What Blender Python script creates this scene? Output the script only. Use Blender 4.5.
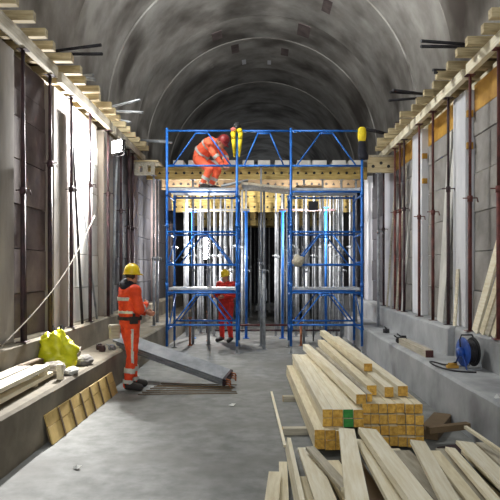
import bpy, bmesh, math, random
import numpy as np
from mathutils import Vector, Matrix, noise

random.seed(7)
S = bpy.context.scene
COL = S.collection
for o in list(bpy.data.objects):
    bpy.data.objects.remove(o)

# ------------------------------------------------------------------ camera
F, H, VX, VY = 600.0, 1.74, 262.0, 270.0      # focal length in pixels, eye height, vanishing point
cam_d = bpy.data.cameras.new('camera')
cam = bpy.data.objects.new('camera', cam_d)
COL.objects.link(cam)
cam.location = (0, 0, H)
cam.rotation_euler = (math.pi / 2, 0, 0)
cam_d.sensor_width = 36
cam_d.lens = 36 * F / 500
cam_d.shift_x = (250 - VX) / 500
cam_d.shift_y = (VY - 250) / 500
cam_d.clip_start = 0.05
cam_d.clip_end = 200
S.camera = cam

# ------------------------------------------------------------------ view, world, large lights
S.view_settings.view_transform = 'Standard'
S.view_settings.look = 'None'
S.view_settings.gamma = 1
S.view_settings.use_curve_mapping = False
S.view_settings.exposure = 0.12
S.cycles.use_denoising = True
S.cycles.max_bounces = 6

W = bpy.data.worlds.new('world')
S.world = W
W.use_nodes = True
W.node_tree.nodes['Background'].inputs['Color'].default_value = (0.62, 0.68, 0.75, 1)
W.node_tree.nodes['Background'].inputs['Strength'].default_value = 0.5


def lamp(name, kind, loc, power, color=(1, 1, 1), size=0.2, target=None, sx=None, sy=None, angle=None, blend=0.6):
    d = bpy.data.lights.new(name, kind)
    d.energy = power
    d.color = color
    if kind == 'AREA':
        d.shape = 'RECTANGLE'
        d.size = sx
        d.size_y = sy
    else:
        d.shadow_soft_size = size
    if kind == 'SPOT':
        d.spot_size = math.radians(angle or 120)
        d.spot_blend = blend
    o = bpy.data.objects.new(name, d)
    COL.objects.link(o)
    o.location = loc
    if target is not None:
        o.rotation_euler = (Vector(target) - Vector(loc)).to_track_quat('-Z', 'Y').to_euler()
    return o


# added soft front fill, set behind the photographer in an unseen tunnel mouth
lamp('rear_fill', 'AREA', (0.0, -9.0, 4.6), 470, (0.93, 0.97, 1.0), target=(0.3, 9, 2.6), sx=6.0, sy=6.5)
# added fill lamps above the frame, brightening floor, boards and right wall
lamp('overhead_fill', 'SPOT', (-2.0, 10.4, 7.0), 900, (0.97, 1.0, 0.98), 0.3, target=(0.9, 9.6, 0.0), angle=140, blend=.8)
lamp('overhead_fill', 'POINT', (-0.2, 2.0, 5.6), 135, (0.97, 1.0, 0.98), 0.3)
# added spot, out of view overhead, that brightens the vault
lamp('vault_fill', 'SPOT', (0.2, 8.0, 6.5), 3600, (0.98, 1.0, 0.98), 0.25, target=(0.6, 15.0, 10.3), angle=104, blend=1.0)


# ------------------------------------------------------------------ materials
def srgb(r, g, b):
    def f(c):
        c /= 255.0
        return c / 12.92 if c <= 0.04045 else ((c + 0.055) / 1.055) ** 2.4
    return (f(r), f(g), f(b), 1.0)


def mat(name, col, rough=0.8, col2=None, scale=6.0, stretch=(1, 1, 1), bump=0.0, metal=0.0, detail=5.0,
        col3=None, scale3=1.5, rnd=0.0, coord='Object', lo=0.35, hi=0.65):
    m = bpy.data.materials.new(name)
    m.use_nodes = True
    nt = m.node_tree
    N, L = nt.nodes, nt.links
    b = N['Principled BSDF']
    b.inputs['Roughness'].default_value = rough
    b.inputs['Metallic'].default_value = metal
    if col2 is None:
        col2 = tuple(c * 0.78 for c in col[:3]) + (1,)
    tc = N.new('ShaderNodeTexCoord')
    mp = N.new('ShaderNodeMapping')
    mp.inputs['Scale'].default_value = stretch
    L.new(tc.outputs[coord], mp.inputs['Vector'])
    vec = mp.outputs['Vector']
    info = None
    if rnd > 0:
        info = N.new('ShaderNodeObjectInfo')
        ad = N.new('ShaderNodeVectorMath')
        ad.operation = 'ADD'
        sc = N.new('ShaderNodeMath')
        sc.operation = 'MULTIPLY'
        sc.inputs[1].default_value = 37.0
        L.new(info.outputs['Random'], sc.inputs[0])
        L.new(vec, ad.inputs[0])
        L.new(sc.outputs[0], ad.inputs[1])
        vec = ad.outputs[0]
    nz = N.new('ShaderNodeTexNoise')
    nz.inputs['Scale'].default_value = scale
    nz.inputs['Detail'].default_value = detail
    nz.inputs['Roughness'].default_value = 0.6
    L.new(vec, nz.inputs['Vector'])
    rp = N.new('ShaderNodeValToRGB')
    rp.color_ramp.elements[0].position = lo
    rp.color_ramp.elements[0].color = col2
    rp.color_ramp.elements[1].position = hi
    rp.color_ramp.elements[1].color = col
    L.new(nz.outputs['Fac'], rp.inputs['Fac'])
    out = rp.outputs['Color']
    if col3 is not None:
        n3 = N.new('ShaderNodeTexNoise')
        n3.inputs['Scale'].default_value = scale3
        n3.inputs['Detail'].default_value = 4
        L.new(vec, n3.inputs['Vector'])
        r3 = N.new('ShaderNodeValToRGB')
        r3.color_ramp.elements[0].position = 0.5
        r3.color_ramp.elements[0].color = (0, 0, 0, 1)
        r3.color_ramp.elements[1].position = 0.68
        r3.color_ramp.elements[1].color = (1, 1, 1, 1)
        L.new(n3.outputs['Fac'], r3.inputs['Fac'])
        mx = N.new('ShaderNodeMixRGB')
        mx.inputs['Color2'].default_value = col3
        L.new(r3.outputs['Color'], mx.inputs['Fac'])
        L.new(out, mx.inputs['Color1'])
        out = mx.outputs['Color']
    if rnd > 0:
        hs = N.new('ShaderNodeHueSaturation')
        mr = N.new('ShaderNodeMapRange')
        mr.inputs['To Min'].default_value = 1 - rnd
        mr.inputs['To Max'].default_value = 1 + rnd
        L.new(info.outputs['Random'], mr.inputs['Value'])
        L.new(mr.outputs['Result'], hs.inputs['Value'])
        L.new(out, hs.inputs['Color'])
        out = hs.outputs['Color']
    L.new(out, b.inputs['Base Color'])
    if bump > 0:
        bp = N.new('ShaderNodeBump')
        bp.inputs['Strength'].default_value = bump
        bp.inputs['Distance'].default_value = 0.02
        L.new(nz.outputs['Fac'], bp.inputs['Height'])
        L.new(bp.outputs['Normal'], b.inputs['Normal'])
    return m


def emit(name, col, strength):
    m = bpy.data.materials.new(name)
    m.use_nodes = True
    b = m.node_tree.nodes['Principled BSDF']
    b.inputs['Base Color'].default_value = col
    b.inputs['Emission Color'].default_value = col
    b.inputs['Emission Strength'].default_value = strength
    return m


M = {}
M['floor'] = mat('floor_concrete', srgb(142, 143, 141), 0.88, srgb(114, 115, 113), 5.0, bump=0.25, col3=srgb(112, 111, 108), scale3=0.7, detail=9)
M['vault'] = mat('vault_concrete', srgb(168, 165, 160), 0.9, srgb(116, 111, 105), 1.3, stretch=(.7, .8, .7), bump=0.12, col3=srgb(84, 78, 73), scale3=0.7, rnd=0.10, detail=10, lo=0.3, hi=0.68)
M['bench_l'] = mat('bench_concrete_beige', srgb(140, 132, 116), 0.9, srgb(108, 100, 86), 2.0, bump=0.3, col3=srgb(88, 80, 68), scale3=0.9, detail=8)
M['bench_r'] = mat('bench_concrete_grey', srgb(176, 178, 180), 0.9, srgb(150, 152, 154), 2.0, bump=0.3, col3=srgb(104, 104, 104), scale3=0.9, detail=8)
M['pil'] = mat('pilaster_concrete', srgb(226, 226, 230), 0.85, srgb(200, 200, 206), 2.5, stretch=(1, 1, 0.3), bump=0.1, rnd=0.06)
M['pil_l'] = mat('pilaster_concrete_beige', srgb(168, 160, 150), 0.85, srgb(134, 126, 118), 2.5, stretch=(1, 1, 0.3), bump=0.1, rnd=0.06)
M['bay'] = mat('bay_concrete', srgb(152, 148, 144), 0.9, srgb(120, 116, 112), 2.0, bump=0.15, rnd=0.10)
M['bay_l'] = mat('bay_shade_patch_brown', srgb(120, 106, 104), 0.9, srgb(84, 72, 72), 2.0, bump=0.2, rnd=0.12)  # bay recess shade put into the brown; dark vault patches use it too
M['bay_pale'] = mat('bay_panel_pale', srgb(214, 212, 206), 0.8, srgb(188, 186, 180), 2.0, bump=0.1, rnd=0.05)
M['ochre'] = mat('shutter_panel_ochre', srgb(196, 150, 56), 0.6, srgb(160, 114, 36), 4.0, rnd=0.1)
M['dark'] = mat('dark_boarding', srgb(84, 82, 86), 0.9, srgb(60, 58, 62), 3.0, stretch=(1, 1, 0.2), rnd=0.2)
M['pine'] = mat('pine_timber', srgb(234, 224, 196), 0.7, srgb(212, 198, 164), 5.0, stretch=(6, 0.6, 6), bump=0.08, rnd=0.09)
M['pine_grey'] = mat('weathered_timber', srgb(190, 182, 164), 0.75, srgb(156, 148, 130), 5.0, stretch=(6, 0.6, 6), bump=0.08, rnd=0.12)
M['pine_white'] = mat('fresh_board', srgb(240, 233, 212), 0.7, srgb(222, 210, 180), 5.0, stretch=(8, 0.5, 8), bump=0.06, rnd=0.08)
M['endgrain'] = mat('sawn_end', srgb(222, 178, 84), 0.8, srgb(176, 128, 48), 30, rnd=0.14)
M['green'] = mat('green_paint', srgb(54, 150, 60), 0.6, srgb(36, 112, 44), 20)
M['joist'] = mat('joist_timber', srgb(206, 190, 152), 0.75, srgb(164, 146, 110), 5, stretch=(0.6, 6, 6), rnd=0.12)
M['ply'] = mat('plywood_yellow', srgb(206, 178, 112), 0.7, srgb(176, 146, 84), 5, rnd=0.08)
M['ply_dark'] = mat('plywood_brown', srgb(112, 92, 66), 0.8, rnd=0.1)
M['girder'] = mat('girder_timber', srgb(196, 172, 104), 0.65, srgb(156, 130, 68), 6, stretch=(0.5, 4, 4), rnd=0.08)
M['black'] = mat('black_matter', srgb(22, 22, 24), 0.7)
M['galv'] = mat('galvanised_steel', srgb(164, 168, 172), 0.5, srgb(126, 128, 132), 9, metal=0.15, rnd=0.12)
M['steel'] = mat('dull_steel', srgb(150, 154, 160), 0.75, srgb(118, 122, 128), 5, metal=0.1, rnd=0.06)
M['plate'] = mat('deck_steel', srgb(196, 200, 204), 0.55, srgb(150, 154, 160), 7, metal=0.15, rnd=0.08)
M['rust'] = mat('rust_red_steel', srgb(112, 56, 50), 0.7, srgb(70, 34, 34), 8, metal=0.1, rnd=0.25)
M['rust_d'] = mat('rust_dark_steel', srgb(76, 50, 54), 0.6, srgb(42, 30, 36), 8, metal=0.2, rnd=0.25)
M['rust_o'] = mat('rust_orange', srgb(176, 110, 72), 0.8, srgb(120, 70, 44), 12, rnd=0.2)
M['blue'] = mat('scaffold_blue', srgb(34, 116, 204), 0.45, srgb(24, 88, 170), 7, metal=0.1, rnd=0.12)
M['tube_d'] = mat('dark_tube', srgb(54, 52, 56), 0.5, srgb(36, 34, 38), 8, metal=0.4)
M['orange'] = mat('hivis_orange', srgb(244, 82, 34), 0.75, srgb(214, 60, 22), 9, bump=0.3)
M['redor'] = mat('hivis_red', srgb(224, 52, 34), 0.75, srgb(186, 36, 26), 9, bump=0.3)
M['coral'] = mat('hivis_coral', srgb(255, 122, 84), 0.75, srgb(246, 98, 62), 9, bump=0.3)
M['silver'] = mat('reflective_band', srgb(214, 214, 206), 0.4, srgb(180, 180, 174), 14)
M['skin'] = mat('skin', srgb(196, 140, 112), 0.6, srgb(176, 120, 94), 9)
M['hair'] = mat('hair', srgb(42, 30, 24), 0.7)
M['helmet'] = mat('helmet_yellow', srgb(240, 206, 24), 0.35, srgb(226, 186, 12), 5)
M['helmet_r'] = mat('helmet_red', srgb(150, 44, 44), 0.4, srgb(120, 30, 32), 5)
M['navy'] = mat('navy_cloth', srgb(26, 28, 42), 0.9, srgb(14, 16, 26), 9, bump=0.4)
M['boot'] = mat('boot', srgb(44, 38, 36), 0.7)
M['bag'] = mat('yellow_plastic', srgb(226, 224, 40), 0.35, srgb(190, 190, 20), 7, bump=0.5)
M['sack'] = mat('grey_sack', srgb(146, 138, 126), 0.9, srgb(110, 102, 92), 9, bump=0.5)
M['cableblue'] = mat('reel_blue', srgb(40, 84, 168), 0.4, srgb(26, 60, 130), 8)
M['white'] = mat('white_paper', srgb(232, 232, 228), 0.8)
M['yellowcloth'] = mat('yellow_cloth', srgb(240, 216, 30), 0.6, srgb(214, 182, 20), 9, bump=0.3)
M['pink'] = mat('pink_cloth', srgb(222, 120, 110), 0.7)
M['rope'] = mat('pale_rope', srgb(190, 184, 170), 0.8)
M['lampface'] = emit('lamp_glass', (1.0, 0.98, 0.92, 1), 60)


# ------------------------------------------------------------------ mesh builder
class MB:
    def __init__(s):
        s.v, s.f, s.sm = [], [], []

    def add(s, vs, fs, smooth=False):
        n = len(s.v)
        s.v += [tuple(v) for v in vs]
        s.f += [tuple(i + n for i in f) for f in fs]
        s.sm += [smooth] * len(fs)
        return s

    def box(s, x0, x1, y0, y1, z0, z1):
        vs = [(x, y, z) for z in (z0, z1) for y in (y0, y1) for x in (x0, x1)]
        return s.add(vs, [(0, 2, 3, 1), (4, 5, 7, 6), (0, 1, 5, 4), (2, 6, 7, 3), (0, 4, 6, 2), (1, 3, 7, 5)])

    def bar(s, p0, p1, w, h, up=(0, 0, 1)):
        """box of width w (sideways) and height h (along up) from p0 to p1"""
        p0, p1 = Vector(p0), Vector(p1)
        d = (p1 - p0).normalized()
        up = Vector(up)
        sd = d.cross(up)
        if sd.length < 1e-5:
            sd = d.cross(Vector((0, 1, 0)))
        sd.normalize()
        u = sd.cross(d).normalized()
        vs = []
        for p in (p0, p1):
            for a, b in ((-1, -1), (1, -1), (1, 1), (-1, 1)):
                vs.append(p + sd * (a * w / 2) + u * (b * h / 2))
        return s.add(vs, [(0, 1, 2, 3), (7, 6, 5, 4), (0, 4, 5, 1), (1, 5, 6, 2), (2, 6, 7, 3), (3, 7, 4, 0)])

    def cyl(s, p0, p1, r0, r1=None, n=8, cap=True):
        p0, p1 = Vector(p0), Vector(p1)
        r1 = r0 if r1 is None else r1
        d = (p1 - p0).normalized()
        a = d.orthogonal().normalized()
        b = d.cross(a)
        vs = []
        for p, r in ((p0, r0), (p1, r1)):
            for i in range(n):
                t = 2 * math.pi * i / n
                vs.append(p + a * (math.cos(t) * r) + b * (math.sin(t) * r))
        s.add(vs, [(i, (i + 1) % n, n + (i + 1) % n, n + i) for i in range(n)], True)
        if cap:
            s.add(vs[:n], [tuple(range(n))[::-1]])
            s.add(vs[n:], [tuple(range(n))])
        return s

    def path(s, pts, r, n=6):
        pts = [Vector(p) for p in pts]
        rings = []
        a = None
        for i, p in enumerate(pts):
            d = (pts[min(i + 1, len(pts) - 1)] - pts[max(i - 1, 0)]).normalized()
            if a is None:
                a = d.orthogonal().normalized()
            a = (a - d * a.dot(d)).normalized()
            b = d.cross(a)
            rings.append([p + a * (math.cos(2 * math.pi * k / n) * r) + b * (math.sin(2 * math.pi * k / n) * r) for k in range(n)])
        vs = [v for ring in rings for v in ring]
        fs = []
        for i in range(len(pts) - 1):
            for k in range(n):
                fs.append((i * n + k, i * n + (k + 1) % n, (i + 1) * n + (k + 1) % n, (i + 1) * n + k))
        fs.append(tuple(range(n))[::-1])
        m = (len(pts) - 1) * n
        fs.append(tuple(range(m, m + n)))
        return s.add(vs, fs, True)

    def ell(s, c, r, nu=14, nv=9, rot=None):
        c = Vector(c)
        vs, fs = [], []
        for j in range(nv + 1):
            ph = math.pi * j / nv
            for i in range(nu):
                t = 2 * math.pi * i / nu
                v = Vector((r[0] * math.sin(ph) * math.cos(t), r[1] * math.sin(ph) * math.sin(t), r[2] * math.cos(ph)))
                if rot is not None:
                    v = rot @ v
                vs.append(c + v)
        for j in range(nv):
            for i in range(nu):
                fs.append((j * nu + i, (j + 1) * nu + i, (j + 1) * nu + (i + 1) % nu, j * nu + (i + 1) % nu))
        return s.add(vs, fs, True)

    def lathe(s, prof, n=20, c=(0, 0, 0), rot=None):
        c = Vector(c)
        vs, fs = [], []
        for r, z in prof:
            for i in range(n):
                t = 2 * math.pi * i / n
                v = Vector((r * math.cos(t), r * math.sin(t), z))
                vs.append(c + (rot @ v if rot is not None else v))
        for j in range(len(prof) - 1):
            for i in range(n):
                fs.append((j * n + i, j * n + (i + 1) % n, (j + 1) * n + (i + 1) % n, (j + 1) * n + i))
        return s.add(vs, fs, True)

    def mesh(s, name):
        me = bpy.data.meshes.new(name)
        me.from_pydata(s.v, [], s.f)
        me.polygons.foreach_set('use_smooth', s.sm)
        me.update()
        bm = bmesh.new()
        bm.from_mesh(me)
        bmesh.ops.remove_doubles(bm, verts=bm.verts, dist=1e-5)
        bmesh.ops.recalc_face_normals(bm, faces=bm.faces)
        bm.to_mesh(me)
        bm.free()
        return me

    def build(s, name, m, parent=None):
        me = s.mesh(name)
        me.materials.append(M[m] if isinstance(m, str) else m)
        return put(name, me, parent)


def put(name, me, parent=None, loc=None, rot=None):
    o = bpy.data.objects.new(name, me)
    COL.objects.link(o)
    if parent is not None:
        o.parent = parent
    if loc is not None:
        o.location = loc
    if rot is not None:
        o.rotation_euler = rot
    return o


def tag(o, label, cat, group=None):
    o['label'] = label
    o['category'] = cat
    if group:
        o['group'] = group
    return o


def struct(o):
    o['kind'] = 'structure'
    return o


def thing(name, label, cat, loc=(0, 0, 0), group=None, rot=(0, 0, 0)):
    o = bpy.data.objects.new(name, None)
    o.empty_display_size = 0.1
    COL.objects.link(o)
    o.location = loc
    o.rotation_euler = rot
    return tag(o, label, cat, group)


ORD = ['first', 'second', 'third', 'fourth', 'fifth', 'sixth', 'seventh', 'eighth', 'ninth', 'tenth', 'eleventh', 'twelfth',
       'thirteenth', 'fourteenth', 'fifteenth', 'sixteenth', 'seventeenth', 'eighteenth', 'nineteenth', 'twentieth']
ORD += ['twenty-' + w for w in ORD[:9]] + ['thirtieth'] + ['thirty-' + w for w in ORD[:9]]


def onz(x, y, z):
    Y = F * (H - z) / (y - VY)
    return Vector(((x - VX) * Y / F, Y, z))


def ond(x, y, Y):
    return Vector(((x - VX) * Y / F, Y, H - (y - VY) * Y / F))


# ================================================================== SETTING
# floor
fb = MB()
nx, ny = 12, 80
fv = [(-2.4 + 4.8 * i / nx, -6 + 40 * j / ny, 0.006 * noise.noise((i * .5, j * .4, 0))) for j in range(ny + 1) for i in range(nx + 1)]
fb.add(fv, [(j * (nx + 1) + i, j * (nx + 1) + i + 1, (j + 1) * (nx + 1) + i + 1, (j + 1) * (nx + 1) + i) for j in range(ny) for i in range(nx)], True)
fb.box(-2.4, 2.4, -6, 34, -0.2, -0.05)
struct(fb.build('floor', 'floor'))


# benches: a low ledge with a step behind it, on both sides
def bench(name, sgn, ranges, m):
    b = MB()
    for (y0, y1, xf, xs, zl, zs) in ranges:
        prof = [(xf, -0.05), (xf, zl - .03), (xf + .03, zl), (xs, zl), (xs, zs - .025), (xs + .025, zs), (3.95, zs), (3.95, -0.05)]
        n = max(2, int((y1 - y0) / 0.35))
        vs = []
        for j in range(n + 1):
            y = y0 + (y1 - y0) * j / n
            for k, (x, z) in enumerate(prof):
                w = 0.012 * noise.noise((y * 1.3, k * 3.1, sgn * 5)) if 0 < k < 6 else 0
                vs.append((sgn * (x + w), y, z + w * .7))
        K = len(prof)
        fs = [(j * K + k, j * K + (k + 1) % K, (j + 1) * K + (k + 1) % K, (j + 1) * K + k) for j in range(n) for k in range(K)]
        fs += [tuple(range(K)), tuple(range(n * K, n * K + K))]
        b.add(vs, fs)
    return struct(b.build(name, m))


bench('bench_left', -1, [(-6, 34, 2.17, 2.75, 0.51, 0.90)], 'bench_l')
bench('bench_right', 1, [(-6, 8.55, 2.15, 2.74, 0.52, 0.92), (8.552, 34, 2.15, 2.65, 0.52, 0.92)], 'bench_r')

# vault: cast lining rings, each its own piece, with open joints between
RV, ZC = 3.92, 5.75
vault = bpy.data.objects.new('ceiling', None)
COL.objects.link(vault)
struct(vault)
seams = [-6, -2, 1.6, 5.0, 8.5, 12.3, 15.3, 18.7, 20.5, 23.6, 25.3, 28.4, 32.0, 36, 41, 48, 56]
for i in range(len(seams) - 1):
    y0, y1 = seams[i] + .012, seams[i + 1] - .012
    R = RV + (0.018 if i % 2 else 0.0)
    b = MB()
    ring = []
    prof = [(-R, 0.3), (-R, 2.2), (-R, 4.0)] + [(-R * math.cos(math.pi * k / 40), ZC + R * math.sin(math.pi * k / 40)) for k in range(41)] + [(R, 4.0), (R, 2.2), (R, 0.3)]
    K = len(prof)
    ch = 0.02
    rows = [(y0, 1.01), (y0, 1.004), (y0 + ch, 1.0), ((y0 + y1) / 2, 1.0), (y1 - ch, 1.0), (y1, 1.004), (y1, 1.01)]
    vs = []
    for (y, s_) in rows:
        for (x, z) in prof:
            vs.append((x * s_, y, ZC + (z - ZC) * s_))
    for (x, z) in prof:      # outer skin
        vs.append((x * 1.08, y1, ZC + (z - ZC) * 1.08 if z > ZC else z))
    for (x, z) in prof:
        vs.append((x * 1.08, y0, ZC + (z - ZC) * 1.08 if z > ZC else z))
    nr = len(rows) + 2
    for j in range(nr - 1):
        b.add(vs[j * K:(j + 2) * K], [(k, k + 1, K + k + 1, K + k) for k in range(K - 1)], j in (2, 3))
    ro = b.build('lining_ring', 'vault', vault)
    me = ro.data
    me.set_sharp_from_angle(angle=math.radians(12))
# paler and darker repair patches on the vault
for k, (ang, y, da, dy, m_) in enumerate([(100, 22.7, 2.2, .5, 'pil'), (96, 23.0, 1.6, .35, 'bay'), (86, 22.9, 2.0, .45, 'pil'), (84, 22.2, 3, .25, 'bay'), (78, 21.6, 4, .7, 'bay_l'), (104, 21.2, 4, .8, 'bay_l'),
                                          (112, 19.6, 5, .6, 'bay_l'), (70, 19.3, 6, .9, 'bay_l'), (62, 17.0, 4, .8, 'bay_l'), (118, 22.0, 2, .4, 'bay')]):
    rp_ = RV - .004
    vs = []
    for rr in (rp_, rp_ + .03):
        for yy in (y - dy / 2, y + dy / 2):
            for i in range(4):
                a_ = math.radians(ang - da / 2 + da * i / 3)
                vs.append((rr * math.cos(a_), yy, ZC + rr * math.sin(a_)))
    pm = MB()
    pm.add(vs, [(i, i + 1, 5 + i, 4 + i) for i in range(3)] + [(8 + i, 12 + i, 13 + i, 9 + i) for i in range(3)] + [(i, 8 + i, 9 + i, i + 1) for i in range(3)] + [(4 + i, 5 + i, 13 + i, 12 + i) for i in range(3)] + [(0, 4, 12, 8), (3, 11, 15, 7)])
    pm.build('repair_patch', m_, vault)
b = MB()
prof = [(-R * 1.09 * math.cos(math.pi * k / 24), ZC + R * 1.09 * math.sin(math.pi * k / 24)) for k in range(25)]
prof = [(-R * 1.09, 0)] + prof + [(R * 1.09, 0)]
K = len(prof)
b.add([(x, -6, z) for x, z in prof] + [(x, 56.2, z) for x, z in prof], [(k, k + 1, K + k + 1, K + k) for k in range(K - 1)], True)
b.add([(x, 56.1, z) for x, z in prof], [tuple(range(K))])
b.build('rock_backing', 'dark', vault)

# side walls: pilasters with recessed bays of panels
PIL_L = [(5.95, 6.98), (8.3, 8.95), (10.95, 11.6), (13.4, 13.95), (16.2, 16.8), (19.2, 19.8)]
PIL_R = [(6.0, 6.6), (8.5, 9.05), (10.85, 11.5), (13.55, 14.1), (16.3, 16.9), (19.2, 19.8)]
for side, sg, pils in (('left', -1, PIL_L), ('right', 1, PIL_R)):
    w = bpy.data.objects.new('wall_' + side, None)
    COL.objects.link(w)
    struct(w)
    zb = 0.90 if sg < 0 else 0.92
    for (y0, y1) in pils:
        x0, x1 = (2.88, 3.2)
        pb = MB()
        pb.box(min(sg * x0, sg * x1), max(sg * x0, sg * x1), y0, y1, zb, 4.30)
        po = pb.build('pilaster', ('pil_l' if y0 < 12 else 'bay_l') if sg < 0 else 'pil', w)  # far left pilasters darkened with this brown to hold shade
        bv = po.modifiers.new('bevel', 'BEVEL')
        bv.width = .012
    edges = [4.4] + [e for p in pils for e in p] + [24.0]
    for k in range(0, len(edges), 2):
        y0, y1 = edges[k] + .01, edges[k + 1] - .01
        if y1 - y0 < .1:
            continue
        rows = [zb, 1.45, 2.0, 2.55, 3.1, 3.62, 3.96, 4.36]
        for r in range(7):
            x0 = 3.0 + random.uniform(-.012, .012)
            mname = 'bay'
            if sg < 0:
                mname = 'bay_l' if y0 < 8 else ('bay_pale' if 8.5 < y0 < 11 else 'dark')  # brown carries the shade of the nearer left bays
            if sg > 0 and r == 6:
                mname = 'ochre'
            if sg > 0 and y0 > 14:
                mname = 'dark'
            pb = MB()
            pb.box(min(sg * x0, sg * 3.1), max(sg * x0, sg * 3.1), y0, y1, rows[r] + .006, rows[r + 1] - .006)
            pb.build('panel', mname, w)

# far end of the formwork, dark vertical boarding either side of the aisle
wb = bpy.data.objects.new('wall_back', None)
COL.objects.link(wb)
struct(wb)
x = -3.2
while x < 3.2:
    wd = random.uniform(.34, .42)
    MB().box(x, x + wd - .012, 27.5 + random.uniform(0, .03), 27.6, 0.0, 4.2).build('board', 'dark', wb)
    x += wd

# ================================================================== SLAB FORMWORK ABOVE THE SIDE WALLS
for side, sg, n0 in (('left', -1, 5.30), ('right', 1, 5.72)):
    zb = 4.30 if sg < 0 else 4.34
    # longitudinal bearers in three lengths, outer and inner line
    segs = [(4.6, 8.02, 0.0), (8.10, 11.0, -0.03), (11.06, 14.0, -.05)]
    for k, (y0, y1, dz) in enumerate(segs):
        for xi, line in ((2.74, 'front'), (3.10, 'rear')):
            b = MB().bar((sg * xi, y0, zb + .075 + dz), (sg * (xi + .02), y1, zb + .075 + dz), .075, .14)
            tag(b.build('bearer_beam', 'pine_white' if sg > 0 else 'pine_grey'),
                '%s pale timber bearer under the joists on the %s wall, %s length from the camera' % (line, side, ORD[k]), 'beam', 'bearers under the joists')
    y = n0
    k = 0
    while y < 13.7:
        tip = 2.50 + random.uniform(-.05, .07)
        zj = zb + .15 - (0.03 if y > 8.05 else 0) - (.02 if y > 11.03 else 0)
        h = random.uniform(.095, .11)
        b = MB().bar((sg * tip, y, zj + h / 2), (sg * 3.78, y + random.uniform(-.03, .03), zj + h / 2), random.uniform(.085, .1), h)
        tag(b.build('joist', 'joist'), 'timber joist end above the %s wall, %s from the camera' % (side, ORD[k]), 'joist', 'joists above the %s wall' % side)
        k += 1
        y += random.uniform(.38, .45)
    b = MB().box(min(sg * 2.86, sg * 3.8), max(sg * 2.86, sg * 3.8), 4.8, 13.6, zb + .262, zb + .285)
    tag(b.build('plywood_deck', 'ply_dark'), 'brown plywood decking lying on the joists above the %s wall' % side, 'decking')

# tubes that stick out over the joists in pairs
TUBES = [  # side, pixel of the near tips, pixel of the root, depth, material
    ('left', [(101, 45), (102, 54)], (52, 47), 7.75, 'tube_d'),
    ('left', [(95, 80), (93, 75)], (70, 76), 8.7, 'galv'),
    ('left', [(140, 100), (143, 113)], (110, 102), 10.6, 'galv'),
    ('left', [(131, 125)], (104, 126), 11.2, 'galv'),
    ('left', [(168, 141), (172, 146)], (150, 138), 13.1, 'galv'),
    ('right', [(421, 41), (421, 49)], (470, 46), 7.6, 'tube_d'),
    ('right', [(433, 70), (435, 74)], (462, 75), 8.6, 'tube_d'),
    ('right', [(390, 92), (393, 90)], (421, 101), 9.8, 'tube_d'),
    ('right', [(389, 101)], (418, 103), 9.9, 'tube_d'),
    ('right', [(395, 123), (395, 125)], (415, 125), 11.6, 'rust_d'),
    ('right', [(367, 128), (366, 130)], (389, 135), 12.9, 'tube_d'),
]
TLAB = ['two dark tubes sticking out over the left joists nearest the camera',
        'two short grey tubes sticking out over the left joists behind the dark pair',
        'two bright long tubes spread apart over the floodlit left joists',
        'single bright tube sticking out past the left joists beyond the floodlit bay',
        'two thin grey tubes over the far end of the left joists beside the scaffold',
        'two thick black tubes sticking out over the right joists nearest the camera',
        'short black tubes low over the right joists behind the nearest pair',
        'two thin dark tubes crossing over the middle right joists',
        'single thin dark tube just under the crossing pair on the right',
        'two short rusty brown tubes over the right joists',
        'two thin dark tubes over the far right joists beside the yellow cap']
for (side, tips, root, Y, m), lab in zip(TUBES, TLAB):
    r0 = ond(root[0], root[1], Y)
    sg = -1 if side == 'left' else 1
    zt = (4.585 if sg < 0 else 4.625) + .05
    base = Vector((sg * 2.95, Y + .25, zt))
    t = thing('tube_pair' if len(tips) > 1 else 'tube', lab, 'tube', base)
    for k, tp in enumerate(tips):
        p = ond(tp[0], tp[1], Y - .10 * k)
        p.z = max(p.z, zt - .14)
        a = base + Vector((0, .05 * k, 0.0))
        MB().cyl(a - base, p - base, .022, n=8).build('tube', m, t)


# ================================================================== STEEL PROPS
PCACHE = {}


def prop_meshes(h, m, split, r):
    key = (round(h, 2), m, round(split, 2), r)
    if key in PCACHE:
        return PCACHE[key]
    hs = h * split
    parts = []

    def mk(nm, b, mm):
        me = b.mesh(nm)
        me.materials.append(M[mm])
        parts.append((nm, me))
    mk('base_plate', MB().box(-.06, .06, -.06, .06, 0, .008), m)
    mk('outer_tube', MB().cyl((0, 0, .008), (0, 0, hs), r, n=10), m)
    b = MB().cyl((0, 0, hs - .05), (0, 0, hs + .03), r * 1.35, n=10)
    b.cyl((-.09, .02, hs), (.09, -.02, hs), .008, n=6)
    b.cyl((.09, -.02, hs), (.1, -.02, hs - .06), .008, n=6)
    mk('collar', b, m)
    mk('inner_tube', MB().cyl((0, 0, hs), (0, 0, h - .008), r * .76, n=10), m)
    mk('head_plate', MB().box(-.06, .06, -.06, .06, h - .008, h), m)
    PCACHE[key] = parts
    return parts


def prop(loc, h, m, label, group, split=.6, r=.03, rot=(0, 0, 0)):
    t = thing('steel_prop', label, 'prop', loc, group, rot)
    for nm, me in prop_meshes(h, m, split, r):
        put(nm, me, t)
    return t


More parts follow.
